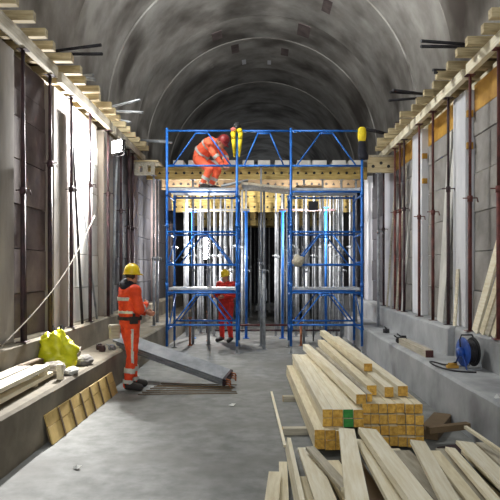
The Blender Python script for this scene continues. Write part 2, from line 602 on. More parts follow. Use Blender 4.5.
# props standing on the steps along both walls
for side, sg, zs, ys, mm in (('left', -1, .902, [6.98, 7.9, 8.78, 9.72, 10.9, 11.85, 12.5, 12.95], 'rust_d'),
                             ('right', 1, .922, [7.06, 8.02, 8.98, 9.75, 10.6, 11.75, 12.15, 12.6, 13.75], 'rust')):
    zt = 4.30 if sg < 0 else 4.34
    for k, y in enumerate(ys):
        dz = 0 if y < 8.05 else (-.03 if y < 11.03 else -.05)
        x = 2.80
        ht = zt + .005 + dz - zs
        off = random.uniform(-.03, .03)
        prop((sg * (2.785 + off * .3), y, zs), ht, mm if k % 3 != 2 or sg < 0 else 'rust_d',
             '%s steel prop on the %s step, %s from the camera' % ('dark rusty' if sg < 0 else 'rust red', side, ORD[k]), 'props along the %s wall' % side,
             split=random.choice([.52, .6, .66]), r=.029 if sg < 0 else .026)


# slender bars and boards leaning on the walls
def lean(name, p0, p1, w, h, m, label, cat, up=(0, 0, 1), group=None):
    o = MB().bar(p0, p1, w, h, up).build(name, m)
    return tag(o, label, cat, group)


def leanbar(p0, p1, r, m, label):
    o = MB().cyl(p0, p1, r, n=8).build('steel_bar', m)
    return tag(o, label, 'bar', 'bars leaning on the walls')


leanbar((-2.80, 7.1, .905), (-2.965, 7.45, 4.2), .02, 'rust_d', 'dark steel bar leaning in the shaded brown bay by the first left prop')
leanbar((-2.80, 9.35, .905), (-2.84, 8.95, 4.0), .022, 'tube_d', 'dark slanting bar leaning across the front of the floodlit bay')
leanbar((-2.82, 10.25, .905), (-2.965, 9.6, 3.6), .018, 'galv', 'thin grey bar leaning against the floodlit wall panels')
leanbar((-2.82, 11.3, .905), (-2.84, 11.75, 4.1), .024, 'galv', 'grey bar leaning beside the third left pilaster')
leanbar((-2.84, 12.25, .905), (-2.86, 12.2, 4.1), .026, 'galv', 'pale grey upright bar in the dark left bay beyond the standing worker')
lean('timber_board', (2.80, 9.36, .925), (2.95, 9.16, 3.6), .18, .025, 'bay_pale', 'wide grey board leaning on the right wall between two red props', 'board', (1, 0, .1), 'boards leaning on the right wall')
lean('timber_board', (2.84, 9.62, .925), (2.96, 9.40, 3.9), .16, .025, 'bay_pale', 'long grey board leaning behind the wide one on the right wall', 'board', (1, 0, .1), 'boards leaning on the right wall')
lean('timber_board', (2.80, 8.72, .925), (2.865, 8.78, 1.75), .11, .02, 'pine_white', 'short pale board leaning on the white right pilaster', 'board', (1, 0, .1), 'boards leaning on the right wall')
for k, (y, yt, zt) in enumerate([(11.95, 11.7, 3.7), (12.45, 12.3, 3.9), (13.0, 12.75, 3.6), (13.4, 13.25, 3.8)]):
    lean('timber_board', (2.79, y, .925), (2.955, yt, zt), .10, .022, 'pine_grey' if k % 2 else 'bay_pale',
         'narrow grey board leaning in the crowded far right bay, %s from the camera' % ORD[k], 'board', (1, 0, .1), 'boards leaning on the right wall')
# bright planks at the right edge
PLK = [((2.77, 7.80), (2.95, 7.36, 2.2), .15, 'pine_white', 'bright long plank, farthest of the planks leaning at the right edge'),
       ((2.78, 7.58), (2.95, 7.22, 1.95), .11, 'pine', 'tan plank leaning next to the bright long plank at the right edge'),
       ((2.79, 7.42), (2.95, 7.1, 1.85), .1, 'pine_grey', 'short tan plank leaning third at the right edge'),
       ((2.80, 7.26), (2.95, 6.95, 1.8), .1, 'pine', 'tan plank leaning nearest the camera at the right edge')]
for (b0, t1, w_, m_, lab) in PLK:
    lean('leaning_plank', (max(b0[0], 2.77), b0[1], .935), t1, w_, .03, m_, lab, 'plank', (1, 0, .2), 'planks leaning at the right edge')

# small ochre clamps on the right pilaster and bay
for k, (y, z) in enumerate([(10.76, 3.75), (10.76, 3.3), (8.41, 3.9), (8.41, 3.45)]):
    b = MB().box(2.89, 2.975, y + .03, y + .085, z, z + .09).box(2.91, 2.95, y + .01, y + .04, z + .03, z + .06)
    tag(b.build('wedge_clamp', 'ochre'), 'small ochre wedge clamp on the %s right pilaster, %s one' % ('second' if k < 2 else 'first', 'upper' if k % 2 == 0 else 'lower'), 'clamp', 'wedge clamps')

# ================================================================== SLAB FORMWORK ACROSS THE TUNNEL
HOLES = {}


def girder(x0, x1, y, z0, z1, label, m='girder', holes=True):
    t = thing('formwork_girder', label, 'girder', ((x0 + x1) / 2, y, z0), 'girders across the tunnel')
    hw = (x1 - x0) / 2
    hz = z1 - z0
    MB().box(-hw, hw, -.04, .04, 0, .045).build('bottom_flange', m, t)
    MB().box(-hw, hw, -.04, .04, hz - .045, hz).build('top_flange', m, t)
    MB().box(-hw, hw, -.018, .018, .045, hz - .045).build('web', m, t)
    if holes:
        b = MB()
        x = -hw + .12
        i = 0
        while x < hw - .1:
            if i % 2 == 0:
                b.cyl((x, -.026, hz / 2 + .01), (x, -.0175, hz / 2 + .01), .033, n=10)
            else:
                b.add([(x - .04, -.026, hz / 2 - .02), (x + .04, -.026, hz / 2 - .02), (x, -.026, hz / 2 + .045),
                       (x - .04, -.0175, hz / 2 - .02), (x + .04, -.0175, hz / 2 - .02), (x, -.0175, hz / 2 + .045)],
                      [(0, 1, 2), (5, 4, 3), (0, 3, 4, 1), (1, 4, 5, 2), (2, 5, 3, 0)])
            x += .19
            i += 1
        h = b.build('hole_plugs', 'black', t)
        h['kind'] = 'stuff'
    return t


girder(-2.70, 2.45, 14.05, 3.86, 4.14, 'long yellow girder with dark holes across the tunnel, behind the bending worker')
girder(-2.62, 2.62, 15.7, 3.84, 4.12, 'dark brown girder behind the front yellow one, just above the upper scaffold deck', 'ply_dark')
girder(-2.62, 2.62, 17.4, 3.70, 4.02, 'upper girder of the stacked yellow pair seen below the scaffold deck')
girder(-2.62, 2.62, 17.46, 3.42, 3.70, 'lower girder of the stacked yellow pair seen below the scaffold deck')
girder(-2.62, 2.62, 20.0, 3.80, 4.10, 'yellow girder in the middle rows of props', holes=False)
girder(-2.62, 2.62, 22.2, 3.38, 3.85, 'deep yellow girder closing the top of the centre aisle')
girder(-2.62, 2.62, 24.8, 3.5, 3.9, 'farthest yellow girder at the end of the aisle', holes=False)
# the girder head beside the right wall
tg = thing('girder_head', 'short pale girder head with holes at the right wall by the scaffold', 'girder', (2.55, 12.9, 3.83))
MB().box(-.28, .28, -.05, .05, 0, .33).build('end_block', 'joist', tg)
MB().box(-.3, .3, -.06, .6, .33, .37).build('cap_board', 'pine_grey', tg)
b = MB()
for hx, hz_ in ((-.17, .13), (0.0, .2), (.16, .13)):
    b.cyl((hx, -.056, hz_), (hx, -.049, hz_), .035, n=10)
b.build('hole_plugs', 'black', tg)
# the left one
tg = thing('girder_head', 'pale girder head with open slots at the left wall by the scaffold', 'girder', (-2.58, 13.2, 3.83))
MB().box(-.22, .22, -.05, .05, 0, .06).box(-.22, .22, -.05, .05, .22, .28).box(-.22, -.12, -.045, .045, .06, .22).box(-.04, .06, -.045, .045, .06, .22).box(.14, .22, -.045, .045, .06, .22).build('end_block', 'pine_grey', tg)
MB().box(-.26, .3, -.06, .7, .28, .32).build('cap_board', 'joist', tg)

# stub ends of beams on the front girder
for k, (xa, xb) in enumerate([(174, 184), (189, 201), (207, 219), (225, 238), (243, 254), (258, 270), (275, 289), (297, 310), (312, 326), (332, 345), (348, 361)]):
    X0, X1 = (xa - VX) * 14.0 / F, (xb - VX) * 14.0 / F
    o = MB().box(X0, X1, 13.86, 16.4, 4.145, 4.275).build('deck_beam', 'bay_pale')
    tag(o, 'grey beam end lying on the front yellow girder, %s from the left' % ORD[k], 'beam', 'beam ends on the front girder')
o = MB().box(-2.86, 2.86, 16.45, 27.4, 4.29, 4.33).build('plywood_deck', 'ply_dark')
tag(o, 'dark plywood deck of the slab formwork over the rows of props', 'decking')

# forest of props
rows = [(14.05, 3.86, [-2.45, -1.62, -1.25, .98, 1.42, 1.86, 2.2], True),
        (15.7, 3.84, [-2.3, -1.95, -1.25, -.8, -.42, .36, .75, 1.15, 1.6, 1.95, 2.3], True),
        (17.4, 3.42, [-2.25, -1.85, -1.5, -1.1, -.7, -.38, .46, .85, 1.3, 1.72, 2.1], True),
        (16.6, 4.28, [-2.1, -1.7, -1.02, -.55, .6, .95, 1.45, 1.8, 2.12], False),
        (18.8, 3.8, [-2.0, -1.65, -1.3, -.95, -.6, .6, 1.0, 1.4, 1.8], False),
        (20.0, 3.8, [-2.1, -1.75, -1.35, -1.0, -.62, -.1, .55, .95, 1.4, 1.8, 2.1], False),
        (22.2, 3.38, [-2.0, -1.6, -1.2, -.8, -.42, .12, .52, .9, 1.3, 1.7, 2.05], False),
        (24.8, 3.5, [-1.9, -1.5, -1.1, -.7, -.3, .3, .7, 1.1, 1.5, 1.9], False)]
rlab = ['row nearest the scaffold', 'second row under the slab formwork', 'row under the stacked girders', 'third row under the slab formwork', 'fourth row under the slab formwork',
        'fifth row under the slab formwork', 'row under the deep girder', 'farthest row before the dark boards']
for ri, (y, h, xs, full) in enumerate(rows):
    if 0 < ri < 7:      # the rows stand denser than the main grid
        xs = sorted(xs + [v + random.uniform(.14, .22) for v in xs if abs(v + .18) > .5 and abs(v) < 2.0])
    xs = [v for i_, v in enumerate(xs) if i_ == 0 or v - xs[i_ - 1] > .13]
    for k, x in enumerate(xs):
        yy = y + (random.uniform(-.02, .02))
        lab = 'grey steel prop in the %s, %s from the left' % (rlab[ri], ORD[k])
        hh = h
        if ri == 4:
            hh = 4.28
        z0 = 0.012
        if abs(x) > 2.16:
            z0 = .512 if x < 0 else .522
            hh -= .5 if x < 0 else .51
        if full:
            prop((x, yy, z0), hh - .012, 'galv', lab, 'props under the slab', split=random.choice([.45, .55, .62]), r=.032)
        else:
            key = ('far', round(hh, 2), z0 > .1)
            if key not in PCACHE:
                b = MB().box(-.06, .06, -.06, .06, 0, .01).cyl((0, 0, .01), (0, 0, (hh) * .55), .034, n=8).cyl((0, 0, hh * .55 - .04), (0, 0, hh * .55 + .04), .046, n=8)
                b.cyl((0, 0, hh * .55), (0, 0, hh - .012), .026, n=8)
                me = b.mesh('steel_prop')
                me.materials.append(M['galv'])
                PCACHE[key] = me
            tag(put('steel_prop', PCACHE[key], None, (x, yy, z0)), lab, 'prop', 'props under the slab')
prop((.045, 13.05, .012), 3.44, 'galv', 'grey steel prop standing alone in the middle between the two scaffold towers', 'props between the towers', split=.5, r=.034)
prop((-.02, 13.75, .012), 4.12, 'galv', 'grey steel prop just left behind the lone middle prop', 'props between the towers', split=.46, r=.03)
prop((-2.38, 13.2, .512), 3.31, 'galv', 'bright grey prop carrying the left girder head', 'props at the girder heads', split=.45, r=.03)
prop((2.50, 12.9, .522), 3.3, 'galv', 'bright grey prop carrying the right girder head', 'props at the girder heads', split=.62, r=.03)
for k, (px_, py_, Y, hh) in enumerate([(190, 350, 13.75, .62), (301, 351, 13.7, .5), (208, 350, 14.6, .7)]):
    p = onz(px_, py_, 0.012)
    o = MB().box(-.05, .05, -.05, .05, 0, .01).cyl((0, 0, .01), (0, 0, hh), .026, n=8).cyl((0, 0, hh), (0, 0, hh + .03), .05, n=8).build('base_jack', 'rust_o')
    o.location = ((px_ - VX) * Y / F, Y, .012)
    tag(o, ['short orange rusty jack behind the left tower foot', 'short orange rusty jack behind the right tower foot', 'short rusty jack between the props under the left deck'][k], 'jack', 'rusty jacks')
# low cross tubes on the floor between the towers
for k, (x0, x1, y, z) in enumerate([(-.7, .9, 14.6, .40), (-1.2, 2.0, 15.32, .2)]):
    o = MB().cyl((x0, y, z), (x1, y, z), .024, n=8).build('cross_tube', 'rust_d' if k else 'rust')
    tag(o, ['upper reddish cross tube low between the scaffold towers', 'lower dark cross tube near the floor between the scaffold towers'][k], 'tube', 'cross tubes')

# grey slab lying at the end of the aisle
o = MB().box(-.45, .95, 25.6, 27.2, 0.008, .22).box(-.2, .7, 25.8, 27.0, .22, .32).build('board_stack', 'bench_r')
tag(o, 'low pale stack of boards on the floor at the end of the aisle', 'stack')


# ================================================================== BLUE SCAFFOLD
def tube(t, nm, p0, p1, r=.024, m='blue', n=8):
    o = Vector(t.location)
    return MB().cyl(Vector(p0) - o, Vector(p1) - o, r, n=n).build(nm, m, t)


def frame_bars(t, xa, xb, y, zl, zh):
    tube(t, 'ledger', (xa, y, zl), (xb, y, zl), .021)
    tube(t, 'ledger', (xa, y, zh), (xb, y, zh), .021)
    xm = (xa + xb) / 2
    tube(t, 'brace', (xm - .12, y, zh - .04), (xa + .12, y, zl), .016)
    tube(t, 'brace', (xm + .12, y, zh - .04), (xb - .12, y, zl), .016)
    tube(t, 'apex_bar', (xm - .14, y, zh - .05), (xm + .14, y, zh - .05), .018)


def tower(xa, xb, ya, yb, label, foot):
    t = thing('scaffold_tower', label, 'scaffold', ((xa + xb) / 2, (ya + yb) / 2, 0), 'blue scaffold towers')
    for i, x in enumerate((xa, xb)):
        for j, y in enumerate((ya, yb)):
            top = 4.68 if j == 0 else 3.42
            base = .06
            tube(t, 'post', (x, y, base + .1), (x, y, top), .027)
            jm = MB().box(-.06, .06, -.06, .06, 0, .01).cyl((0, 0, .01), (0, 0, base + .14), .019, n=8)
            jo = jm.build('base_jack', 'galv', t)
            jo.location = (x - t.location.x, y - t.location.y, .008)
            for zc in (1.42, 2.66, 3.3):
                if zc < top:
                    tube(t, 'coupler', (x, y, zc - .05), (x, y, zc + .05), .034)
    for y in (ya, yb):
        frame_bars(t, xa, xb, y, .60, 1.27)
        frame_bars(t, xa, xb, y, 1.85, 2.53)
        tube(t, 'ledger', (xa, y, 3.36), (xb, y, 3.36), .021)
    frame_bars(t, xa, xb, ya, 3.90, 4.62)
    for x in (xa, xb):
        for z in (.5, 1.22, 1.9, 2.48, 3.30):
            tube(t, 'transom', (x, ya, z), (x, yb, z), .019)
        tube(t, 'brace', (x + .03, ya, .5), (x + .03, yb, 1.22), .014)
        tube(t, 'brace', (x + .03, ya, 1.9), (x + .03, yb, 2.48), .014)
    return t


TY0, TY1 = 12.43, 13.5
tower(-1.97, -.52, TY0, TY1, 'blue tubular scaffold tower on the left, below the bending worker', 0)
tower(.60, 2.07, TY0, TY1, 'blue tubular scaffold tower on the right, behind the timber stack', 0)
t = thing('guard_frame', 'blue guard rail frame between the two scaffold towers at the top', 'railing', (.04, TY0, 3.9))
frame_bars(t, -.49, .57, TY0, 3.90, 4.62)
# inner posts doubled beside the towers
for k, (x, y, h) in enumerate([(-.40, 15.2, 3.2), (.52, 15.2, 3.2), (-1.75, 15.2, 3.2), (1.62, 15.2, 3.3)]):
    t = thing('shoring_post', 'dark blue shoring post behind the towers, %s' % ['on the left of the centre aisle', 'on the right of the centre aisle', 'behind the left tower', 'behind the right tower'][k], 'post', (x, y, .012), 'blue shoring posts')
    MB().cyl((0, 0, .01), (0, 0, h), .034, n=10).build('tube', 'blue', t)
    MB().box(-.08, .08, -.08, .08, 0, .01).build('base_plate', 'blue', t)
    MB().box(-.08, .08, -.08, .08, h, h + .012).build('head_plate', 'blue', t)
for k, (x0, x1, z, m_) in enumerate([(-1.9, -.3, 3.26, 'galv'), (.42, 1.85, 3.26, 'rust_d')]):
    o = MB().bar((x0, 15.2, z), (x1, 15.2, z), .06, .05).build('cross_beam', m_)
    tag(o, ['grey cross beam on the blue posts behind the left tower', 'rust brown cross beam on the blue posts behind the right tower'][k], 'beam', 'cross beams on the blue posts')


# decks
def deck(name, xa, xb, ya, yb, za, zb2, m, label, boards=4):
    t = thing(name, label, 'deck', ((xa + xb) / 2, (ya + yb) / 2, min(za, zb2)), 'scaffold decks')
    o = Vector(t.location)
    wy = (yb - ya) / boards
    for k in range(boards):
        y = ya + wy * (k + .5)
        b = MB().bar(Vector((xa, y, za)) - o, Vector((xb, y, zb2)) - o, wy - .012, .045)
        b.build('deck_plank', m, t)
    for x in (xa, xb):
        z = za if x == xa else zb2
        MB().bar(Vector((x, ya, z - .0)) - o, Vector((x, yb, z - .0)) - o, .03, .06).build('end_cap', m, t)
    return t


deck('scaffold_deck', -1.93, -.56, TY0 + .06, TY1 - .06, 1.345, 1.345, 'plate', 'white lower deck on the left scaffold tower')
deck('scaffold_deck', .64, 2.03, TY0 + .06, TY1 - .06, 1.345, 1.345, 'plate', 'grey lower deck on the right scaffold tower')
deck('scaffold_deck', -1.95, -.50, TY0 + .05, TY1 - .05, 3.43, 3.43, 'plate', 'bright steel upper deck the bending worker stands on')
deck('scaffold_deck', -.42, .66, TY0 + .1, TY1 - .1, 3.56, 3.44, 'pine_grey', 'sloping grey plank deck bridging the two towers at the top')
deck('scaffold_deck', .70, 2.03, TY0 + .05, TY1 - .05, 3.425, 3.425, 'plate', 'grey upper deck on the right scaffold tower')
o = MB().bar((-.86, TY0 + .25, 3.51), (-.30, TY0 + .3, 3.64), .22, .03).build('loose_plank', 'plate')
tag(o, 'bright loose plank lying on the upper deck right of the bending worker', 'plank')
o = MB().bar((.72, TY0 + .2, 3.487), (1.25, TY0 + .22, 3.487), .2, .05).build('loose_plank', 'ply_dark')
tag(o, 'brown loose plank on the upper deck of the right tower', 'plank')
b = MB().ell((0, 0, .12), (.13, .1, .12))
o = b.build('cloth_bundle', 'pine_grey')
for v in o.data.vertices:
    v.co *= 1 + .25 * noise.noise(v.co * 9)
o.location = (.74, TY0 - .12, 1.80)
tag(o, 'pale rounded bundle hung at the inner post of the right tower', 'bundle')

# yellow cap with dark cloth on the right-hand post
t = thing('draped_post_cover', 'yellow oval cap over a dark cloth on the top of the right scaffold post', 'cap', (2.07, TY0, 4.0))
b = MB().lathe([(.0, .70), (.05, .695), (.082, .66), (.092, .58), (.088, .48), (.07, .41), (.045, .385), (.0, .38)], 18)
b.build('cap', 'yellowcloth', t)
b = MB().lathe([(.035, .42), (.06, .40), (.085, .30), (.09, .2), (.105, .1), (.10, .03), (.036, .02)], 16)
o = b.build('cloth', 'navy', t)
for v in o.data.vertices:
    v.co.x += .03 * noise.noise((v.co.z * 9, v.co.x * 20, 1)) + (.03 if v.co.z < .2 else 0)
# yellow and dark garment on the middle post
t = thing('hung_garment', 'yellow garment with dark hood hung on the scaffold post right of the bending worker', 'garment', (-.52, TY0, 3.95))
b = MB().lathe([(.0, .86), (.05, .84), (.085, .77), (.09, .70), (.05, .66), (.0, .65)], 16)
b.build('hood', 'black', t)
for sx_ in (-1, 1):
    b = MB()
    pts = [(sx_ * .045, -.05, .70), (sx_ * .075, -.055, .62), (sx_ * .07, -.05, .48), (sx_ * .06, -.045, .3), (sx_ * .05, -.04, .12)]
    for i in range(len(pts) - 1):
        b.cyl(pts[i], pts[i + 1], [.05, .052, .044, .036][i], [.052, .044, .036, .02][i], n=10)
    b.build('sleeve', 'yellowcloth', t)
b = MB().ell((-.07, -.07, .68), (.055, .05, .05))
b.build('shoulder_patch', 'pink', t)


# ================================================================== FLOODLIGHTS
def floodlight(loc, rz, label, power, aim, w=.3, h=.22, cone=150, stand=None, color=(1, .98, .95)):
    t = thing('floodlight', label, 'lamp', loc, None, (0, 0, rz))
    b = MB().box(-w / 2, w / 2, .012, .09, -h / 2, h / 2).box(-w / 2 - .012, w / 2 + .012, -.005, .02, -h / 2 - .012, -h / 2).box(-w / 2 - .012, w / 2 + .012, -.005, .02, h / 2, h / 2 + .012)
    b.build('housing', 'tube_d', t)
    MB().box(-w / 2 + .008, w / 2 - .008, .0, .011, -h / 2 + .008, h / 2 - .008).build('lens', 'lampface', t)
    MB().cyl((-w / 2 - .02, .05, 0), (-w / 2 - .02, .05, -h * .75), .008).cyl((w / 2 + .02, .05, 0), (w / 2 + .02, .05, -h * .75), .008).cyl((-w / 2 - .02, .05, -h * .75), (w / 2 + .02, .05, -h * .75), .008).build('bracket', 'tube_d', t)
    if stand:
        MB().cyl((0, .05, -h * .75), (0, .05, -stand), .014).build('stand', 'tube_d', t)
    d = Vector((math.sin(rz), -math.cos(rz), 0)) * .06
    l = lamp('floodlight_bulb', 'SPOT', Vector(loc) + d, power, color, .06, target=aim, angle=cone)
    return t


# left bay lamp, on the rear side of the third left pilaster, shining along the bay towards the camera
floodlight((-2.60, 10.72, 3.95), -.75, 'floodlight in the bright left bay below the joists', 5200, (-3.0, 10.12, 3.70), .3, .22, 105)
# lamp among the props behind the left tower
floodlight((-1.50, 16.3, 2.35), .1, 'floodlight glaring between the props behind the left tower', 420, (-1.0, 10, 1.4), .17, .62, 165, stand=2.33)
floodlight((-2.26, 14.9, 3.05), math.pi - .45, 'floodlight beside the left tower turned towards the yellow girders', 560, (-1.0, 17.5, 3.1), .26, .3, 165, stand=2.5)
floodlight((1.25, 14.6, 3.3), math.pi - .1, 'added fill floodlight behind the right tower, brightening the props', 380, (1.15, 18, 2.4), .24, .2, 165, stand=3.29)  # extra lamp added to lift the dark rows of props


# ================================================================== TIMBER STACK ON THE RIGHT OF THE FLOOR
def timber(name, p0, p1, w, h, m, label, cat, group, up=(0, 0, 1), ends='endgrain', end_label=None):
    """a squared timber whose near end p0 is sawn: body mesh with its own end-grain part"""
    p0, p1 = Vector(p0), Vector(p1)
    d = (p1 - p0)
    L = d.length
    me = MB().bar((0, 0, 0), (0, L, 0), w, h)
    t = me.build(name, m)
    e = MB().bar((0, -.004, 0), (0, 0.0, 0), w * .985, h * .985).build('sawn_end', ends, t)
    q = d.normalized()
    u = Vector(up)
    sx_ = q.cross(u).normalized()
    u = sx_.cross(q).normalized()
    rot = Matrix((sx_, q, u)).transposed()
    t.rotation_euler = rot.to_euler()
    t.location = p0
    tag(t, label, cat, group)
    return t


G = 'timbers of the big stack'
TB = .092
# left lower group: two layers of three
for L_ in range(2):
    for k in range(3):
        xf = .535 + k * .098
        xb = .43 + k * .098
        timber('stacked_timber', (xf, 5.56 + random.uniform(-.03, .03), .075 + TB * L_ + TB / 2), (xb, 9.35 + random.uniform(-.1, .15), .075 + TB * L_ + TB / 2), .094, .089, 'pine',
               'squared timber low at the left of the stack, %s layer, %s from left' % (['bottom', 'second'][L_], ORD[k]), 'timber', G)
# left upper group: two layers of four, one end marked green
for L_ in range(2):
    for k in range(4):
        xf = .60 + k * .097
        xb = .50 + k * .097
        z = .075 + TB * 2 + .082 * L_ + .041
        timber('stacked_timber', (xf + .02, 5.66 + random.uniform(-.02, .02), z), (xb + .02, 9.35 + random.uniform(-.1, .1), z), .093, .078, 'pine_white' if L_ else 'pine',
               'squared timber at the upper left of the stack, %s layer, %s' % (['third', 'top'][L_], 'end painted green' if k == 2 else ORD[k] + ' from left'), 'timber', G,
               ends='green' if k == 2 else 'endgrain')
# right group: four layers of eight narrower timbers
for L_ in range(4):
    for k in range(7):
        xf = .995 + k * .083
        z = .075 + .098 * L_ + .046
        timber('stacked_timber', (xf + random.uniform(-.004, .004), 5.74 - .03 * (3 - L_) + random.uniform(-.025, .025), z), (xf + random.uniform(-.01,   .0), 9.7 + random.uniform(-.2, .2), z), .077, .088, 'pine',
               'narrow timber in the right block of the stack, %s layer up, %s from left' % (ORD[L_], ORD[k]), 'timber', G)
# loose long timbers lying on top
tops = [((.945, 5.72, .510), (.70, 9.6, .510), .095, .09, 'pine_white', 'long white timber lying on the stack next to the green marked ends'),
        ((1.115, 6.1, .517), (.99, 10.1, .517), .10, .10, 'pine', 'long timber on the stack with a lone ochre end in the middle'),
        ((1.42, 6.05, .52), (1.30, 10.6, .52), .10, .10, 'pine_white', 'rightmost long timber lying on the top of the stack'),
        ((1.27, 6.0, .52), (1.16, 10.3, .52), .09, .1, 'pine_white', 'second long timber from the right lying on the stack'),
        ((1.22, 6.9, .62), (1.08, 10.7, .62), .095, .09, 'pine', 'highest timber lying across the two long ones at the back of the stack'),
        ((1.04, 5.8, .505), (.86, 9.3, .505), .05, .075, 'pine_grey', 'thin batten lying in the gap on top of the stack')]
for (a, c, w_, h_, m_, lab) in tops:
    timber('loose_timber', a, c, w_, h_, m_, lab, 'timber', 'loose timbers on the stack')
# bearers under the stack
for k, (xa, xb, y) in enumerate([(.22, 1.62, 6.35), (.28, 1.62, 7.95), (.45, 1.60, 9.2)]):
    o = timber('bearer_block', (xa, y, .038), (xb, y + .02, .038), .09, .072, 'pine_grey', 'squared bearer under the stack, %s from the camera' % ORD[k], 'timber', 'bearers under the stack')
# dark offcuts between the stack and the right bench
for k, (a, c, w_, h_, m_, lab) in enumerate([((1.70, 6.15, .05), (2.08, 6.9, .05), .2, .09, 'ply_dark', 'dark brown offcut on the floor between the stack and the right bench'),
                                            ((1.66, 6.0, .14), (2.10, 6.1, .16), .08, .06, 'ply_dark', 'short dark batten lying across the brown offcut'),
                                            ((1.72, 5.6, .03), (2.05, 5.75, .03), .25, .05, 'rust_d', 'flat dark scrap board beside the stack near the right bench')]):
    tag(MB().bar(a, c, w_, h_).build('offcut', m_), lab, 'offcut', 'dark offcuts')


# ================================================================== LOOSE BOARDS IN THE FOREGROUND
def board(far, zf, near, zn, w, th, m, label, roll=0.0, extend=1.0):
    """far / near: where the middle of each end shows, with its height above the floor"""
    a = onz(far[0], far[1], zf)
    c = onz(near[0], near[1], zn)
    c = a + (c - a) * extend
    if c.z < th * .6:
        c.z = th * .6
    d = (a - c)
    up = Vector((0, 0, 1))
    q = d.normalized()
    sd = q.cross(up).normalized()
    up2 = sd.cross(q)
    up2 = Matrix.Rotation(roll, 3, q) @ up2
    t = timber('loose_board', c, a, w, th, m, label, 'board', 'loose boards in the foreground', up=up2, ends='pine')
    return t


BD = [
    ((271.5, 392), .03, (285, 446), .06, .028, .02, 'pine_white', 'thin long slat pointing away on the floor left of the stack', 0, 1.0),
    ((288, 444), .10, (299, 500), .22, .035, .12, 'pine_white', 'board standing on edge with a brown side left of the wide planks', 0.15, 1.5),
    ((275, 473), .10, (272, 500), .12, .10, .025, 'pine', 'short board at the bottom edge, leftmost of the foreground boards', 0, 2.2),
    ((283, 463), .06, (284, 500), .06, .07, .025, 'pine', 'narrow board between the leftmost board and the board on edge', 0, 2.2),
    ((306, 449), .17, (325, 500), .22, .145, .028, 'pine_white', 'wide pale plank right of the board on edge', 0, 1.7),
    ((310, 448), .24, (346, 489), .26, .075, .028, 'pine_grey', 'short oblique board lying over the wide pale planks', 0, 1.0),
    ((330, 462), .11, (352, 500), .11, .15, .03, 'pine', 'tan plank underneath the short oblique board', 0, 1.7),
    ((346.5, 430), .34, (357, 500), .42, .135, .03, 'pine_white', 'bright upright plank resting on the stack, in the middle of the boards', .05, 1.5),
    ((367, 431), .30, (418, 500), .33, .16, .05, 'pine_white', 'long wide plank running from the stack to the bottom edge', .12, 1.5),
    ((362, 441), .24, (395, 500), .26, .12, .03, 'pine_white', 'plank partly under the long wide plank on its left', .1, 1.5),
    ((350, 460), .06, (372, 500), .06, .18, .03, 'ply_dark', 'brown board low in the gap between the middle planks', 0, 1.6),
    ((400, 452), .16, (446, 500), .18, .17, .03, 'pine_grey', 'grey plank right of the long wide plank', 0, 1.5),
    ((385, 460), .08, (420, 500), .08, .20, .03, 'pine_grey', 'grey plank lowest between the right hand planks', 0, 1.6),
    ((417.5, 442), .30, (449, 500), .30, .125, .028, 'pine_white', 'bright short plank lying over the grey planks on the right', .1, 1.3),
    ((434, 452), .13, (472, 500), .13, .10, .028, 'pine', 'thin tan board right of the bright short plank', 0, 1.5),
    ((450, 449), .17, (494, 500), .19, .085, .03, 'pine_white', 'narrow pale board beside the wide right plank', .15, 1.5),
    ((464.5, 443), .23, (512, 490), .25, .15, .03, 'pine_white', 'wide pale plank at the right of the foreground pile', .1, 1.5),
    ((484, 444), .16, (525, 480), .18, .15, .03, 'pine_grey', 'grey plank beneath the thin stick at the right edge', 0, 1.5),
    ((465.5, 427), .32, (502, 452), .26, .03, .025, 'pine_white', 'thin stick lying across the pile towards the right bench', 0, 1.5),
    ((440, 484), .0, (456, 502), .0, .18, .03, 'pine', 'tan board lowest under the right hand planks', 0, 2.0),
    ((392, 450), .10, (436, 500), .12, .13, .03, 'pine_white', 'pale plank between the long wide plank and the bright short one', 0, 1.6),
    ((425, 458), .065, (468, 500), .07, .16, .03, 'pine_white', 'pale plank under the thin tan board on the right', 0, 1.6),
    ((470, 452), .11, (514, 492), .12, .16, .03, 'pine', 'tan plank under the wide pale plank at the right', 0, 1.6),
    ((442, 450), .11, (484, 498), .12, .12, .03, 'pine_grey', 'grey plank between the two narrow boards on the right', 0, 1.6),
    ((378, 450), .20, (424, 500), .22, .10, .03, 'pine', 'tan plank along the right side of the long wide plank', 0, 1.6),
    ((320, 472), .03, (334, 500), .03, .22, .028, 'pine_grey', 'low grey board on the floor under the wide pale plank', 0, 2.2),
    ((300, 478), .03, (308, 500), .03, .16, .028, 'pine', 'low tan board on the floor under the board on edge', 0, 2.2),
    ((410, 462), .03, (446, 500), .03, .24, .03, 'pine_grey', 'broad low board on the floor under the right planks', 0, 1.8),
    ((448, 462), .03, (484, 495), .03, .24, .03, 'pine', 'broad low tan board on the floor beside the broad grey one', 0, 1.8),
    ((480, 458), .03, (516, 485), .03, .22, .03, 'pine_grey', 'broad low board on the floor nearest the right bench', 0, 1.8),
]
for a in BD:
    board(*a)

